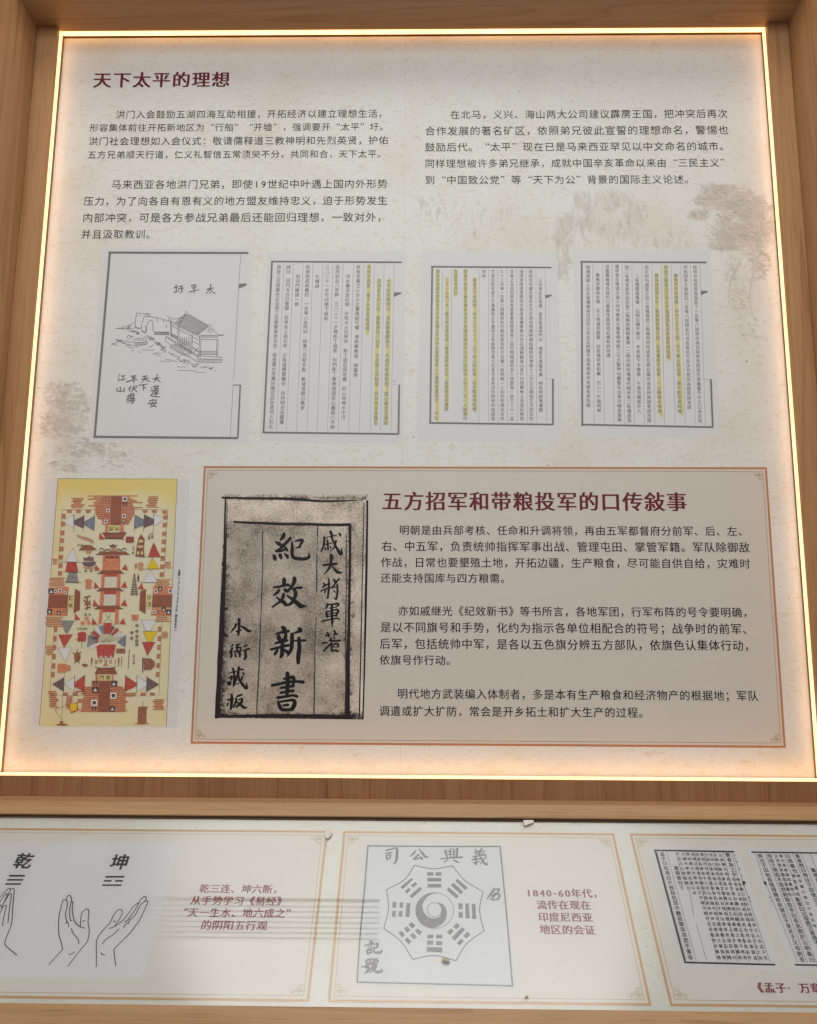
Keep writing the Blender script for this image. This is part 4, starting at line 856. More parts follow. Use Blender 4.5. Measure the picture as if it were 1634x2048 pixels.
# small things drawn inside the walls
sk = [[(452, 672), (500, 690), (560, 705), (600, 725), (615, 745)], [(455, 680), (520, 710), (580, 730), (605, 750)]]
ps('smoke', sk, PNK, 12)
pp('censer', [(470, 815), (520, 768), (590, 770), (645, 815), (600, 820), (510, 820)], BRN, 3.1); pp('censer', [(535, 820), (595, 820), (590, 850), (545, 850)], PNK, 3.1)
pp('ship', [(500, 935), (640, 930), (615, 968), (570, 980), (520, 965)], PU, 3.1); pp('ship', [(520, 920), (515, 885), (545, 895), (572, 872), (590, 890), (610, 880), (618, 925)], ink('sail', 0.22, 0.13, 0.12), 3.05); pp('ship', [(505, 980), (640, 985), (600, 998), (530, 996)], PNK, 3)
def pagoda(x, y, s_, n, mat, lay=3.2):
    out = []
    for i in range(n):
        t = i/n; w_ = s_*(0.25+0.75*t); yy = y+i*s_*0.42
        out.append([(x-w_, yy+s_*0.2), (x-w_*0.55, yy), (x+w_*0.55, yy), (x+w_, yy+s_*0.2)]); out.append([(x-w_*0.55, yy+s_*0.22), (x-w_*0.4, yy+s_*0.22), (x-w_*0.4, yy+s_*0.42), (x-w_*0.55, yy+s_*0.42)]); out.append([(x+w_*0.4, yy+s_*0.22), (x+w_*0.55, yy+s_*0.22), (x+w_*0.55, yy+s_*0.42), (x+w_*0.4, yy+s_*0.42)])
    out.append([(x-4, y-s_*0.35), (x+4, y-s_*0.35), (x+6, y), (x-6, y)])
    pp('pagoda', out, mat, lay)
pagoda(1005, 1060, 52, 9, ink('pagoda grey', 0.16, 0.12, 0.09)); pagoda(1148, 670, 22, 5, ink('pagoda grey', 0.16, 0.12, 0.09))
pp('tower_house', [(1015, 880), (1025, 800), (1040, 710), (1070, 665), (1105, 710), (1095, 800), (1105, 880)], BRN, 3.1); pp('tower_house', [[(1045, 722), (1090, 722), (1088, 745), (1048, 745)], [(1045, 775), (1090, 775), (1088, 795), (1042, 795)], [(1030, 832), (1052, 832), (1052, 860), (1030, 860)], [(1068, 832), (1090, 832), (1090, 860), (1068, 860)]], CR, 3.3)
for x, y in ((565, 1145), (1065, 975)):
    k = 1.0 if x < 800 else 0.8
    pp('hut', [[(x-42*k, y-20*k), (x-20*k, y-48*k), (x+20*k, y-48*k), (x+42*k, y-20*k)], [(x-25*k, y-18*k), (x+25*k, y-18*k), (x+28*k, y+45*k), (x-28*k, y+45*k)]], OR, 3.1)
pp('chest', [(922, 700), (935, 688), (1000, 690), (1002, 742), (925, 750)], ink('chest', 0.30, 0.08, 0.06), 3.1)
ps('dragon', [[(520, 1275), (560, 1265), (585, 1260)], [(520, 1300), (550, 1320), (585, 1310)], [(525, 1345), (560, 1330), (590, 1345)], [(530, 1385), (560, 1365), (585, 1375)], [(550, 1260), (555, 1390)]], BRN, 14)
coins = []
for x, y, r in ((547, 225, 18), (510, 270, 20), (567, 267, 20)):
    coins.append([(x+r*math.cos(a*math.pi/5), y+OL+r*math.sin(a*math.pi/5)) for a in range(10)])
pp('coin', coins, OR, 3.1)
sd = []
for x, y in ((1032, 293), (1030, 348), (980, 362), (980, 415), (1030, 398), (1028, 440), (1028, 475)): sd.append([(x+18*math.cos(a*math.pi/4), y+OL+16*math.sin(a*math.pi/4)) for a in range(8)])
pp('pebble', sd, ink('pebble', 0.22, 0.18, 0.13, blotch=0.2, scale=500), 3.1)
pp('drum', Lw([(462, 365), (505, 350), (545, 365), (540, 445), (458, 445)]), R1, 3.1); ps('drum_stick', [Lw([(503, 350), (500, 510)]), Lw([(430, 420), (455, 430)])], PK, 4)
pp('turtle', Lw([(430, 570), (455, 540), (480, 560), (490, 600), (470, 640), (440, 640), (425, 610)]), BRN, 3.1); ps('turtle_limb', [Lw([(430, 570), (415, 550)]), Lw([(480, 560), (498, 548)]), Lw([(440, 640), (425, 655)]), Lw([(470, 640), (478, 658)]), Lw([(455, 540), (460, 520)])], BRN, 9)
pp('box_drawing', Lw([(270, 660), (360, 660), (360, 678), (395, 680), (393, 725), (355, 725), (352, 743), (265, 743)]), OR, 3.1)
pp('stove', Lw([(1090, 605), (1165, 610), (1200, 640), (1205, 680), (1165, 718), (1095, 720)]), BRN, 3.1); ps('stove_stick', [Lw([(1085, 600), (1085, 745)])], PK, 8)
pp('jar', Lw([(975, 190), (1045, 190), (1045, 235), (1015, 248), (980, 235)]), OR, 3.1)
pp('tablet', Lw([(1040, 1075), (1135, 1070), (1120, 1110), (1122, 1230), (1035, 1232), (1042, 1110)]), BRN, 3.1); ps('tablet_ground', [Lw([(1010, 1240), (1150, 1235)]), Lw([(1085, 1020), (1088, 1070)])], BRN, 6)
pp('rock', Lw([(235, 1250), (280, 1238), (310, 1232), (385, 1248), (330, 1254)]), BRN, 3.1); pp('rock', Lw([(290, 1210), (325, 1210), (320, 1240), (292, 1240)]), BRN, 3.15)
ps('banner_rope', [Lw([(240, 1100), (360, 1060), (475, 1025)]), Lw([(315, 965), (308, 1205)]), Lw([(240, 1100), (302, 1190)])], PK, 3, smooth=False)
pp('square_flag', Lw([(375, 1052), (458, 1032), (470, 1105), (395, 1138)]), R1, 3.2); pp('square_flag', Lw([(385, 1052), (450, 1038), (458, 1098), (400, 1122)]), YE, 3.4)
ps('tool', [Lw([(598, 600), (592, 690)]), Lw([(625, 620), (650, 665)]), Lw([(655, 620), (625, 665)]), Lw([(720, 610), (728, 660)]), Lw([(745, 610), (735, 660)]), Lw([(855, 600), (852, 690)]), Lw([(885, 595), (880, 685)]), Lw([(770, 620), (768, 660)]), Lw([(785, 620), (784, 660)]), Lw([(820, 620), (822, 668)]), Lw([(958, 525), (945, 710)])], BRN, 6)
pp('candle', [Lw([(590, 602), (604, 602), (602, 650), (588, 650)]), Lw([(848, 605), (862, 605), (860, 655), (846, 655)])], R1, 3.3); pp('bowl', Lw([(660, 625), (680, 612), (702, 625), (690, 648), (668, 648)]), PNK, 3.2); pp('bowl', Lw([(700, 680), (725, 655), (760, 678)]), OR, 3.2); pp('tray', Lw([(500, 665), (530, 658), (562, 670), (545, 690), (510, 685)]), BRN, 3.2)
pp('table', [Lw([(832, 515), (918, 515), (918, 560), (832, 558)])], BRN, 3.1); pp('cups', [Lw([(x, 585), (x+24, 585), (x+17, 600), (x+6, 600)]) for x in (675, 720, 770)], WH, 3.5)
for ch, x, y, s_, r in (('紅', 1178, 665, 26, 0), ('花', 1178, 695, 26, 0), ('高', 1020, 960, 24, 0), ('溪', 1020, 985, 24, 0), ('九', 1042, 1060, 26, 0), ('層', 1042, 1085, 26, 0), ('塔', 1042, 1110, 26, 0), ('洪', 575, 190+OL, 26, 0), ('英', 537, 190+OL, 26, 0), ('五', 1000, 585+OL, 30, 0), ('口', 1000, 620+OL, 26, 0), ('井', 1000, 655+OL, 28, 0), ('香', 468, 325+OL, 22, 0), ('官', 493, 325+OL, 22, 0), ('鼓', 518, 325+OL, 22, 0), ('樂', 543, 325+OL, 22, 0), ('船', 540, 1018, 26, 0), ('飛', 590, 1018, 26, 0), ('石', 995, 795, 24, 0), ('子', 995, 820, 24, 0), ('亭', 992, 848, 24, 0), ('洪', 468, 772, 22, 0), ('爐', 500, 772, 22, 0)):
    glyph_p(ch, x, y, s_, r)
# caption running up the margin
V, Fc = [], []
cap = '三合會會所圖（自The Hung Society Vol.Ⅱ轉錄）'
ca = ZP(1395, 350+OL); cb = ZP(1440, 985)
A_ = [0.5 if c.isascii() else 1.0 for c in cap]; tot = sum(A_); acc = 0
e_ = math.hypot(cb[0]-ca[0], cb[1]-ca[1])/tot; ang = math.atan2(cb[1]-ca[1], cb[0]-ca[0])
for c, w_ in zip(cap, A_):
    t = (acc+w_/2)/tot; put(V, Fc, UP, c, ca[0]+(cb[0]-ca[0])*t, ca[1]+(cb[1]-ca[1])*t, e_*0.98, 2.5, (0.02, 0.01), rot=ang); acc += w_
mesh_obj('picture_caption', V, Fc, K1, pic)

# ================================================================== sloping case below
HR = 0.0085
CB = Vector((0, YH, ZH))
case = thing('sloping_display_case', CB, 'sloping oak framed glass case with printed cards below the big panel', 'display case')
def lw(x, t, h=0.0): return Vector((x, -t*CS-h*SN, -t*SN+h*CS))          # t runs down the slope
XL, XR = -0.7405, 0.7405
def prism(name, prof, mat):
    n = len(prof)
    V = [Vector((XL, y, z)) for y, z in prof]+[Vector((XR, y, z)) for y, z in prof]
    Fc = [tuple(range(n-1, -1, -1)), tuple(range(n, 2*n))]+[(i, (i+1) % n, n+(i+1) % n, n+i) for i in range(n)]
    o = mesh_obj(name, V, Fc, mat, case)
    bm = bmesh.new(); bm.from_mesh(o.data); bmesh.ops.recalc_face_normals(bm, faces=bm.faces)
    bmesh.ops.bevel(bm, geom=[e for e in bm.edges], offset=0.0007, segments=2, affect='EDGES'); bm.to_mesh(o.data); bm.free()
    return o
def yz(t, h): p = lw(0, t, h); return (p.y, p.z)
tt = -(zr-ZH-HR*CS)/SN
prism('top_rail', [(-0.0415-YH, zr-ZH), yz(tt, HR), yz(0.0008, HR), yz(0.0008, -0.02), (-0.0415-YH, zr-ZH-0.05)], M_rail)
M_edge = ink('shaded rail edge', 0.060, 0.030, 0.014, rough=0.7)  # dark rail edge; the shade of the gap is put into this colour
prism('shaded_edge_strip', [yz(0.0010, HR-0.0006), yz(0.0026, HR-0.0006), yz(0.0026, 0.0038), yz(0.0010, 0.0038)], M_edge)
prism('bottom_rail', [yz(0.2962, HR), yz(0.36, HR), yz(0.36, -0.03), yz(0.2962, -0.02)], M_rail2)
M_sheet = fibre_paper('case sheet print', (0.77, 0.745, 0.70), (0.68, 0.60, 0.47), (0.745, 0.71, 0.64), 1.3, 0.6)
sh = [lw(XL, 0.002, -0.006), lw(XR, 0.002, -0.006), lw(XR, 0.30, -0.006), lw(XL, 0.30, -0.006), lw(XL, 0.002), lw(XR, 0.002), lw(XR, 0.30), lw(XL, 0.30)]
mesh_obj('print_sheet', sh, [(0, 1, 2, 3), (7, 6, 5, 4), (0, 4, 5, 1), (2, 6, 7, 3), (1, 5, 6, 2), (3, 7, 4, 0)], M_sheet, case)
# glass resting on the sheet
mg, nt, bs = new_mat('case glass'); nt.nodes.remove(bs); N = nt.nodes
tr = N.new('ShaderNodeBsdfTransparent'); tr.inputs[0].default_value = (0.97, 0.985, 0.975, 1)
gl = N.new('ShaderNodeBsdfGlossy'); gl.inputs['Roughness'].default_value = 0.015
fr = N.new('ShaderNodeFresnel'); fr.inputs['IOR'].default_value = 1.95
mx = N.new('ShaderNodeMixShader'); nt.links.new(fr.outputs[0], mx.inputs[0]); nt.links.new(tr.outputs[0], mx.inputs[1]); nt.links.new(gl.outputs[0], mx.inputs[2])
nt.links.new(mx.outputs[0], N['Material Output'].inputs[0])
GH = 0.0035
mesh_obj('glass', [lw(XL, 0.0012, GH), lw(XL, 0.2955, GH), lw(XR, 0.2955, GH), lw(XR, 0.0012, GH)], [(0, 1, 2, 3)], mg, case)
# cards
CO = ink('card orange', 0.62, 0.36, 0.17); CO2 = ink('card thin line', 0.55, 0.37, 0.23)
M_card = ink('card ground', 0.745, 0.695, 0.645); M_white = ink('card white', 0.745, 0.72, 0.725)
DRED = ink('card red', 0.25, 0.012, 0.03)
def card(x0, x1):
    c_ = rect('card', LO, x0, x1, -0.28624, -0.021848, M_card, case, 1)
    ornate(LO, x0, x1, -0.28624, -0.021848, 0.0036, 0.0080, 0.0008, CO, CO2, c_, 2) if False else None
    return c_
c1 = rect('card', LO, -0.7300, -0.121317, -0.28624, -0.021848, M_card, case, 1)
c2 = rect('card', LO, -0.096668, 0.329169, -0.28624, -0.021848, M_card, case, 1)
c3 = rect('card', LO, 0.353525, 0.7300, -0.28624, -0.021848, M_card, case, 1)
def ornate2(x0, x1, parent):
    """as ornate(), but every piece directly under its card"""
    pl, v0, v1, inset, lw_, unit, lay = LO, -0.28624, -0.021848, 0.0080, 0.0008, 0.00094, 2
    frame_border('border', pl, x0, x1, v0, v1, 0.0035, CO, parent, lay)
    gap = 17.4*unit; V, Fc = [], []
    a0, a1, b0, b1 = x0+inset, x1-inset, v0+inset, v1-inset
    for p, q in (((a0+gap, b0), (a1-gap, b0)), ((a0+gap, b1), (a1-gap, b1)), ((a0, b0+gap*0.93), (a0, b1-gap*0.93)), ((a1, b0+gap*0.93), (a1, b1-gap*0.93))):
        ribbon([(*p, lw_), (*q, lw_)], V, Fc, pl, lay, False)
    mesh_obj('thin_border_line', V, Fc, CO2, parent)
    fret = [[(17.4, 0), (17.4, 8.0), (0.0, 8.0), (0.0, 13.4), (5.8, 13.4), (5.8, 0.3), (0.0, 0.3), (0.0, 5.8), (14.6, 5.8), (14.6, 0.3), (8.6, 0.3), (8.6, 16.2), (0, 16.2)], [(11.6, 8.0), (11.6, 11.0), (8.6, 11.0)]]
    for cx, cy, dx, dy in ((a0, b0, 1, 1), (a1, b0, -1, 1), (a0, b1, 1, -1), (a1, b1, -1, -1)):
        V, Fc = [], []
        for path in fret:
            for i in range(len(path)-1):
                (pa, pb), (qa, qb) = path[i], path[i+1]
                ribbon([(cx+dx*pa*unit, cy+dy*pb*unit, lw_), (cx+dx*qa*unit, cy+dy*qb*unit, lw_)], V, Fc, pl, lay+0.1+0.01*i, False)
        mesh_obj('corner_fret', V, Fc, CO2, parent)
ornate2(-0.7300, -0.121317, c1); ornate2(-0.096668, 0.329169, c2); ornate2(0.353525, 0.7300, c3)

# card with the hands
H1 = Zoom(LO, 0, 1680, 1634/320)
poly('white_ground', ZL, [(-330, 1684), (361.5, 1685.8), (284.7, 1959.2), (-430, 1955)], M_white, c1, 2.2)
HK = ink('hand line black', 0.008, 0.008, 0.010)
strokes('hand_drawing', H1, [[(-160, 760), (-60, 650), (0, 588), (75, 507), (95, 498), (106, 512), (80, 560)], [(106, 512), (125, 497), (143, 506), (143, 560), (130, 700), (122, 830), (105, 900), (75, 970), (50, 1055), (75, 1095), (175, 1178)], [(-100, 760), (0, 630), (55, 560), (76, 556), (65, 590), (20, 680)],
     [(20, 680), (85, 570), (105, 553), (118, 562), (105, 650), (90, 770), (82, 852)], [(0, 750), (30, 690), (50, 672), (65, 674), (55, 720), (40, 790), (25, 880)], [(-30, 660), (0, 668), (18, 680), (15, 700)]], HK, c1, 3, 9.5)
strokes('hand_drawing', H1, [[(498, 1277), (632, 1125), (637, 1108), (630, 1060), (600, 950), (604, 780), (640, 630), (655, 613), (672, 615), (688, 635), (685, 690), (668, 760), (680, 830), (670, 862)], [(680, 830), (697, 850), (700, 880), (697, 893)], [(675, 615), (685, 585), (705, 568), (725, 580), (728, 625), (715, 690), (713, 740), (718, 815), (740, 828)],
     [(728, 628), (740, 630), (745, 650), (738, 710), (755, 810), (780, 855), (815, 885), (865, 903)], [(820, 885), (830, 770), (850, 730), (885, 705), (905, 720), (905, 780), (900, 850), (912, 920), (905, 990), (885, 1050), (830, 1115), (690, 1295)], [(840, 832), (872, 824)], [(730, 902), (745, 950), (790, 1005), (805, 1040), (802, 1065)], [(700, 1173), (730, 1166), (762, 1145)]], HK, c1, 3, 9.5)
strokes('hand_drawing', H1, [[(984, 1300), (985, 1050), (990, 1020), (1030, 950), (1120, 850), (1150, 790), (1190, 730), (1220, 712), (1243, 720), (1248, 750), (1220, 810), (1180, 870), (1170, 882)], [(1112, 905), (1165, 888), (1215, 855), (1270, 805), (1320, 740), (1370, 675), (1420, 640)], [(1270, 836), (1300, 825), (1370, 730), (1400, 680), (1430, 620), (1465, 583), (1485, 580), (1495, 595), (1483, 625)],
     [(1315, 850), (1325, 820), (1380, 770), (1420, 690), (1450, 650), (1490, 625), (1508, 628), (1505, 650), (1425, 820), (1380, 880), (1320, 960), (1180, 1100), (1165, 1140), (1185, 1288)], [(1262, 900), (1280, 868), (1305, 850), (1318, 855)], [(1042, 1068), (1060, 1040), (1090, 1010), (1160, 965), (1215, 908)], [(1155, 828), (1185, 836)], [(1030, 1152), (1045, 1168), (1070, 1178)]], HK, c1, 3, 9.5)
HB = (0.024, 0.020)
kai('trigram_character', H1, '乾', 240, 220, 190, HK, c1, 3, HB, 1, 0); kai('trigram_character', H1, '坤', 1222, 232, 190, HK, c1, 3, HB, 1, 0)
poly('trigram', H1, [[(95, 358), (260, 358), (252, 376), (88, 376)], [(76, 400), (241, 400), (234, 417), (69, 417)], [(57, 443), (219, 443), (212, 459), (50, 459)]], HK, c1, 3)
poly('trigram', H1, [[(1080, 369), (1273, 369), (1266, 386), (1073, 386)], [(1065, 411), (1143, 411), (1137, 427), (1058, 427)], [(1180, 411), (1259, 411), (1252, 427), (1172, 427)], [(1048, 455), (1245, 455), (1238, 470), (1041, 470)]], HK, c1, 3)
TW = (0.032, 0.008)
for s, a, b, y in (('乾三连、坤六断，', 398.5, 567, 1778), ('从手势学习《易经》', 381, 575, 1801.5), ('“天一生水、地六成之”', 364.7, 582.4, 1825.5), ('的阴阳五行观', 401.5, 535.5, 1851)):
    text_line('card_text', LO, s, a, b, y, DRED, c1, k=0.97, wt=TW, half=True)
# certificate card
Z7 = Zoom(LO, 640, 1620, 1634/640); H3 = Zoom(LO, 750, 1720, 1634/240)
cert = poly('certificate', Z7, [(232, 172), (935, 178), (1000, 915), (178, 892)], ink('certificate paper', 0.68, 0.675, 0.685), c2, 2.2)
# seal ink grey
SI = ink('certificate ink', 0.115, 0.12, 0.15, blotch=0.16, scale=420)
def cs(name, z, lines, w_, smooth=True): return strokes(name, z, lines, SI, c2, 3.2, w_, smooth)
cs('certificate_frame', Z7, [[(243, 184), (580, 187), (922, 187)], [(919, 184), (935, 350), (955, 560), (983, 902)], [(985, 899), (620, 890), (188, 880)], [(190, 882), (205, 640), (228, 400), (245, 182)]], 7.5)
ov = [(535, 75), (1052, 80), (1472, 435), (1485, 968), (1105, 1375), (512, 1355), (120, 935), (155, 405)]
om = [(795, 122), (1230, 285), (1424, 690), (1250, 1140), (805, 1303), (350, 1108), (183, 660), (400, 272)]
cs('octagon_outline', H3, [[ov[i], om[i], ov[(i+1) % 8]] for i in range(8)], 15)
tri = [[[(710, 168), (795, 168), (795, 215), (710, 215)], [(828, 168), (905, 168), (905, 215), (828, 217)], [(713, 246), (905, 246), (905, 293), (715, 293)], [(715, 327), (904, 327), (904, 378), (715, 378)]],
       [[(1122, 255), (1265, 380), (1230, 415), (1095, 287)], [(1068, 310), (1205, 435), (1170, 472), (1032, 345)], [(1005, 372), (1142, 495), (1108, 530), (972, 405)]],
       [[(1135, 592), (1192, 592), (1192, 672), (1138, 672)], [(1138, 708), (1194, 708), (1196, 790), (1138, 790)], [(1230, 592), (1278, 592), (1288, 800), (1232, 797)], [(1318, 597), (1368, 597), (1378, 808), (1322, 803)]],
       [[(1115, 860), (1160, 895), (1105, 948), (1063, 908)], [(1035, 933), (1075, 970), (1020, 1025), (978, 985)], [(1185, 917), (1225, 950), (1085, 1103), (1043, 1060)], [(1255, 977), (1300, 1015), (1243, 1073), (1203, 1037)], [(1175, 1070), (1210, 1105), (1150, 1170), (1115, 1135)]],
       [[(715, 1017), (797, 1017), (790, 1070), (713, 1070)], [(832, 1017), (917, 1017), (917, 1072), (832, 1070)], [(708, 1098), (795, 1102), (790, 1158), (706, 1155)], [(832, 1103), (917, 1108), (917, 1163), (832, 1160)], [(705, 1188), (917, 1193), (917, 1260), (702, 1252)]],
       [[(495, 843), (552, 895), (510, 937), (457, 885)], [(580, 930), (642, 982), (600, 1028), (545, 968)], [(432, 902), (482, 955), (440, 995), (392, 937)], [(515, 990), (572, 1048), (530, 1088), (477, 1025)], [(362, 963), (410, 1018), (372, 1058), (317, 997)], [(440, 1055), (498, 1110), (460, 1153), (403, 1090)]],
       [[(240, 570), (293, 572), (288, 655), (238, 652)], [(337, 577), (385, 578), (380, 655), (333, 653)], [(235, 695), (287, 695), (282, 775), (230, 773)], [(328, 697), (375, 697), (371, 775), (320, 773)], [(428, 583), (482, 587), (470, 777), (412, 775)]],
       [[(495, 247), (518, 268), (378, 402), (345, 370)], [(547, 300), (578, 330), (520, 380), (490, 348)], [(460, 378), (490, 405), (437, 462), (403, 430)], [(610, 367), (642, 400), (500, 525), (468, 492)]]]
for t in tri: poly('trigram', H3, t, SI, c2, 3.2)
sw = spline([(850, 452), (760, 458), (690, 480), (620, 535), (570, 610), (552, 690), (565, 770), (610, 850), (680, 905), (770, 932), (850, 912), (920, 870), (965, 800), (977, 720), (960, 650), (915, 600), (850, 578)], 3)
sw += spline([(862, 598), (890, 625), (907, 690), (885, 765), (820, 797), (740, 785), (680, 735), (645, 650), (660, 575), (710, 505), (780, 465)], 3)
swirl = poly('swirl', H3, sw, SI, c2, 3.2)
circ = [(812+258*math.cos(a*math.pi/24), 690+243*math.sin(a*math.pi/24)) for a in range(-24, 25)]
cin = [(810+98*math.cos(a*math.pi/16), 680+98*math.sin(a*math.pi/16)) for a in range(-16, 17)]
cs('swirl_circle', H3, [circ], 9, False); cs('swirl_circle', H3, [cin], 9, False)
Z9 = Zoom(LO, 750, 1685, 1634/270); Z10 = Zoom(LO, 700, 1860, 16.34)
for zc_, ch in (
    (Z9, [[(130, 100, 14), (200, 82, 14), (262, 72, 18), (265, 150, 24), (255, 230, 22), (222, 262, 8)], [(125, 135, 12), (165, 130, 14), (205, 122, 12)], [(135, 160, 12), (148, 210, 16)], [(140, 160, 12), (185, 150, 14), (180, 195, 14)], [(148, 200, 10), (180, 196, 12)]]),
    (Z9, [[(495, 98, 10), (470, 130, 18), (428, 170, 8)], [(530, 78, 8), (570, 125, 20), (605, 170, 24), (655, 180, 6)], [(535, 140, 12), (500, 175, 16), (465, 205, 14)], [(465, 207, 14), (520, 195, 14), (575, 190, 12)], [(545, 170, 10), (572, 205, 18)]]),
    (Z9, [[(865, 85, 10), (850, 110, 14), (872, 180, 16)], [(860, 120, 10), (895, 110, 10)], [(868, 150, 10), (900, 143, 10)], [(905, 85, 14), (915, 180, 12)], [(905, 88, 10), (950, 82, 10), (955, 180, 14)], [(920, 115, 8), (945, 112, 8)], [(922, 145, 8), (945, 142, 8)], [(970, 95, 8), (1000, 75, 16), (985, 180, 16)], [(965, 120, 8), (990, 115, 8)], [(965, 148, 8), (990, 145, 8)], [(797, 200, 14), (920, 188, 14), (1055, 180, 20)], [(880, 210, 12), (840, 240, 12)], [(945, 210, 10), (990, 235, 18), (1015, 248, 10)]]),
    (Z9, [[(1215, 85, 14), (1240, 110, 12)], [(1300, 70, 14), (1270, 105, 12)], [(1200, 122, 14), (1330, 105, 12)], [(1215, 145, 12), (1320, 132, 10)], [(1265, 100, 14), (1262, 165, 14)], [(1185, 172, 12), (1345, 150, 12)], [(1230, 175, 12), (1180, 215, 12)], [(1170, 215, 12), (1350, 185, 10)], [(1225, 190, 12), (1225, 265, 16), (1205, 255, 8)], [(1185, 250, 10), (1260, 228, 10)], [(1270, 165, 12), (1300, 225, 18), (1350, 270, 20), (1362, 240, 6)], [(1330, 205, 10), (1275, 260, 10)], [(1325, 160, 8), (1345, 172, 10)]]),
    (Z7, [[(890, 400, 6), (872, 430, 8), (852, 455, 4)], [(880, 412, 5), (915, 405, 7), (895, 435, 6), (865, 460, 4)], [(882, 418, 5), (895, 428, 6)], [(880, 435, 7), (883, 462, 7)], [(880, 437, 5), (915, 430, 8), (910, 458, 7)], [(883, 460, 6), (910, 456, 6)]]),
    (Z10, [[(650, 380, 50), (720, 400, 60), (700, 440, 40)], [(475, 520, 30), (600, 475, 40), (770, 455, 50), (800, 480, 20)], [(575, 548, 28), (730, 515, 34)], [(565, 622, 28), (720, 582, 32)], [(540, 680, 40), (590, 800, 50)], [(560, 680, 40), (690, 650, 60), (690, 760, 40)], [(600, 760, 40), (690, 745, 40)], [(810, 480, 30), (910, 450, 60), (870, 580, 60)], [(780, 600, 40), (880, 575, 40)], [(775, 540, 30), (780, 680, 50), (820, 740, 60), (920, 745, 70), (1020, 730, 60), (1045, 640, 14)]]),
    (Z10, [[(520, 1000, 40), (550, 1100, 50)], [(520, 1010, 36), (660, 960, 50), (650, 1080, 40)], [(550, 1090, 36), (650, 1075, 36)], [(380, 1225, 30), (520, 1170, 40), (700, 1110, 40)], [(560, 1160, 50), (520, 1240, 50), (610, 1210, 50), (600, 1300, 60), (500, 1420, 40)], [(720, 940, 40), (780, 1000, 60), (800, 1180, 50)], [(790, 970, 40), (900, 940, 40)], [(690, 1085, 30), (800, 1050, 40), (920, 1010, 50), (890, 1080, 30)], [(740, 1100, 36), (700, 1250, 40), (580, 1390, 16)], [(780, 1130, 40), (870, 1110, 40)], [(790, 1180, 40), (880, 1165, 40)], [(770, 1220, 50), (740, 1320, 50), (640, 1400, 14)], [(820, 1220, 50), (810, 1320, 60), (860, 1380, 70), (960, 1370, 70), (1045, 1350, 60), (1020, 1270, 20)], [(790, 1230, 30), (870, 1215, 40)]])):
    strokes('certificate_character', zc_, [[(x, y, w_*1.4) for x, y, w_ in l] for l in ch], SI, c2, 3.2, 12, caps=True)
for s, a, b, y in (('1840-60年代，', 1051, 1206, 1786.5), ('流传在现在', 1072.5, 1182, 1810.3), ('印度尼西亚', 1075.8, 1185.5, 1834.8), ('地区的会证', 1078.5, 1191, 1860)):
    text_line('card_text', LO, s, a, b, y, DRED, c2, k=0.96, wt=(0.038, 0.010))
# book pages card
Z8 = Zoom(LO, 1234, 1620, 1634/400)
text_line('card_text', LO, '《孟子·万章', 1503.3, 1643.3, 1976, DRED, c3, k=0.93, wt=(0.038, 0.010))
PB = ink('facsimile black', 0.016, 0.018, 0.016)
pga = poly('facsimile_page', Z8, [(262, 295), (975, 300), (1345, 1310), (520, 1300)], M_white, c3, 2.2)
strokes('page_border', Z8, [[(300, 330), (958, 342)], [(311, 328), (557, 1250)], [(548, 1246), (1292, 1265)]], PB, c3, 3, 15, smooth=False)
def sl(x, y0=345, y1=1240): return [(x, y0), (x+(y1-y0)*0.268*(1+(x-330)*0.0009), y1)]
strokes('ruling_line', Z8, [[(325, 345), (565, 1235)], [(403, 345), (648, 1235)], [(478, 350), (560, 620)], [(552, 345), (572, 400)], [(590, 650), (628, 870)], [(645, 930), (730, 1225)], [(632, 345), (820, 1235)], [(712, 345), (905, 1235)], [(790, 345), (990, 1240)], [(865, 345), (1078, 1240)], [(935, 345), (1160, 1240)], [(960, 385), (1250, 1245)]], PB, c3, 3, 3, smooth=False)
column('text_column', Z8, '孟子曰伯夷目不視惡色耳不聽惡聲非其君不事非', (370, 362), (600, 1207), PB, c3, 41, 3.2, (0.024, 0.012))
column('text_column', Z8, '萬章章句下', (485, 478), (527, 640), PB, c3, 41, 3.2, (0.024, 0.012))
column('text_column', Z8, '賢者為之乎', (905, 370), (957, 530), PB, c3, 41, 3.2, (0.024, 0.012))
sm = ['不正之心度聖賢也', '之論大率類此蓋以其', '賢出處之大節故孟子不得不辯尹氏曰當時好事者', '而與之政亦可謂知百里奚矣伊尹百里奚之事皆聖', '百里奚爵祿不入於心故飯牛而牛肥使穆公忘其賤', '禮則不可得而見矣有先自汙辱以要其君哉莊周曰', '之如百里奚為人養牛無足怪也惟是人君不敬盡為', '然耳○范氏曰古之聖賢未遇之時鄙賤之事不恥為', '子時已無所據孟子直以事理反覆推之而知其必不', '汙其賢又如此必不肯自鬻以成其君也然此事當孟']
tops = [(497, 362), (540, 362), (580, 362), (620, 365), (655, 367), (693, 367), (733, 370), (768, 370), (803, 372), (845, 372)]
bots = [(583, 640), (633, 680), (833, 1207), (875, 1207), (918, 1207), (960, 1207), (1003, 1207), (1045, 1207), (1085, 1210), (1130, 1210)]
for s, a, b in zip(sm, tops, bots): column('text_column', Z8, s, a, b, PB, c3, 31, 3.2, (0.024, 0.012))
column('text_column', Z8, '百里奚之智如此必知食牛以干主之為', (957, 570), (1172, 1210), PB, c3, 31, 3.2, (0.024, 0.012))
column('text_column', Z8, '相去聲○自好自愛其身之人也孟子言', (990, 570), (1214, 1210), PB, c3, 31, 3.2, (0.024, 0.012))
poly('fishtail_mark', Z8, [(1020, 580), (1048, 585), (1050, 600), (1032, 622)], PB, c3, 3.2)
pgb = poly('facsimile_page', Z8, [(1060, 308), (1760, 316), (2080, 1330), (1430, 1315)], M_white, c3, 2.2)
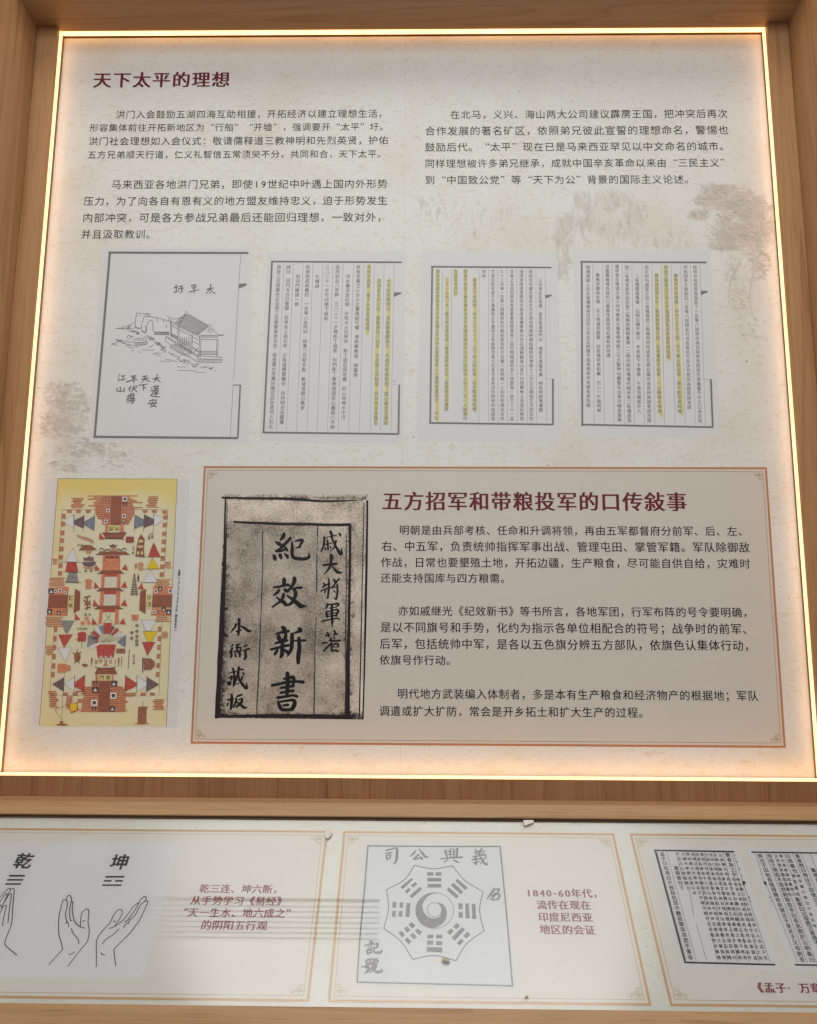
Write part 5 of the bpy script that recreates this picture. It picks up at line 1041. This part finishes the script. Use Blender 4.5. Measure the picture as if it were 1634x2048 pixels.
strokes('page_border', Z8, [[(1098, 345), (1760, 354)], [(1453, 1266), (2050, 1276)]], PB, c3, 3, 14, smooth=False)
strokes('ruling_line', Z8, [[(1130, 350), (1200, 590)], [(1225, 625), (1475, 1245)], [(1210, 350), (1555, 1250)], [(1280, 352), (1630, 1250)], [(1360, 352), (1700, 1250)], [(1430, 352), (1500, 520)], [(1500, 352), (1640, 690)], [(1575, 352), (1660, 560)]], PB, c3, 3, 3, smooth=False)
column('text_column', Z8, '舜往于田則吾既得聞命矣號泣于旻天于父母則吾', (1170, 378), (1512, 1225), PB, c3, 41, 3.2, (0.024, 0.012))
column('text_column', Z8, '母惡之勞而不怨然則舜怨乎曰長息問於公明高曰', (1247, 378), (1592, 1225), PB, c3, 41, 3.2, (0.024, 0.012))
column('text_column', Z8, '之不得其親而思慕也', (1302, 378), (1410, 690), PB, c3, 31, 3.2, (0.024, 0.012))
column('text_column', Z8, '書大禹謨篇怨慕怨己', (1340, 378), (1445, 690), PB, c3, 31, 3.2, (0.024, 0.012))
column('text_column', Z8, '曰怨慕也', (1398, 380), (1452, 500), PB, c3, 41, 3.2, (0.024, 0.012))
column('text_column', Z8, '萬章曰父母愛之喜而不忘', (1475, 735), (1650, 1130), PB, c3, 41, 3.2, (0.024, 0.012))
column('text_column', Z8, '謂怨慕也', (1445, 540), (1475, 690), PB, c3, 31, 3.2, (0.024, 0.012))
column('text_column', Z8, '號平聲○號泣于旻天呼', (1482, 540), (1615, 950), PB, c3, 31, 3.2, (0.024, 0.012))
column('text_column', Z8, '萬章問曰舜往于田號泣于', (1475, 380), (1640, 780), PB, c3, 41, 3.2, (0.024, 0.012))
column('text_column', Z8, '萬章章句上', (1605, 495), (1680, 660), PB, c3, 41, 3.2, (0.024, 0.012))
poly('fishtail_mark', Z8, [(1195, 580), (1220, 590), (1224, 625), (1200, 605)], PB, c3, 3.2)
column('margin_text', Z8, '孟子卷五', (960, 370), (1020, 540), PB, c3, 20, 3.2); column('margin_text', Z8, '卷五', (1080, 715), (1090, 745), PB, c3, 22, 3.2); column('margin_text', Z8, '孟子', (1250, 715), (1262, 750), PB, c3, 22, 3.2)

# ================================================================== scraps lying on the glass
M_scr = ink('foam scrap', 0.74, 0.70, 0.61, rough=0.8, spec=0.2); M_scr2 = ink('yellowed tape', 0.50, 0.42, 0.26, rough=0.6)
def scrap(name, px, lifts, mat, label, thick=0.0012):
    """a torn bit with its own thickness; corners lifted off the glass by the given heights"""
    pts = [LO.uv(*p) for p in px]; n = len(pts)
    c = (sum(p[0] for p in pts)/n, sum(p[1] for p in pts)/n)
    base = LO.o+LO.u*c[0]+LO.v*c[1]+LO.n*(GH+0.0002)
    bot = [LO.u*(p[0]-c[0])+LO.v*(p[1]-c[1])+LO.n*h for p, h in zip(pts, lifts)]
    top = [b+LO.n*thick for b in bot]
    cb_ = sum(bot, Vector())/n; ct = sum(top, Vector())/n+LO.n*0.0006
    V = bot+top+[cb_, ct]
    Fc = [(i, (i+1) % n, n+(i+1) % n, n+i) for i in range(n)]+[((i+1) % n, i, 2*n) for i in range(n)]+[(n+i, n+(i+1) % n, 2*n+1) for i in range(n)]
    o = mesh_obj(name, V, Fc, mat); o.location = base
    bm = bmesh.new(); bm.from_mesh(o.data); bmesh.ops.recalc_face_normals(bm, faces=bm.faces); bm.to_mesh(o.data); bm.free()
    return tag(o, label, 'scrap', 'scraps stuck on the case glass')
def zz(x0, y0, k): return lambda pts: [(x0+x/k, y0+y/k) for x, y in pts]
scrap('tape_scrap', zz(1030, 1630, 27.23)([(520, 735), (760, 640), (1000, 545), (975, 285), (840, 285), (470, 350), (430, 480)]), [0.0024, 0.0022, 0.0022, 0.0006, 0.0006, 0.0006, 0.001], M_scr, 'pale square scrap on the glass touching the top rail')
scrap('tape_scrap', zz(630, 1650, 27.23)([(670, 895), (820, 790), (940, 620), (930, 340), (820, 230), (480, 560), (560, 730)]), [0.0016, 0.002, 0.002, 0.0006, 0.0005, 0.0005, 0.001], M_scr, 'pale leaf shaped scrap on the corner of the hands card')
scrap('tape_scrap', zz(870, 1900, 32.68)([(560, 930), (930, 960), (975, 800), (480, 670), (420, 790)]), [0.004, 0.004, 0.0025, 0.0015, 0.003], M_scr2, 'curled yellowish tape scrap under the octagon emblem')
scrap('tape_scrap', zz(1030, 1985, 32.68)([(610, 480), (870, 480), (760, 290)]), [0.0015, 0.0015, 0.0002], ink('brown crumb', 0.42, 0.33, 0.24, rough=0.8, spec=0.2), 'tiny brown triangular crumb near the bottom border of the certificate card')

# parts of the printed planes were laid out about each plane's origin
bpy.data.objects.remove(fo); bpy.data.curves.remove(fc)
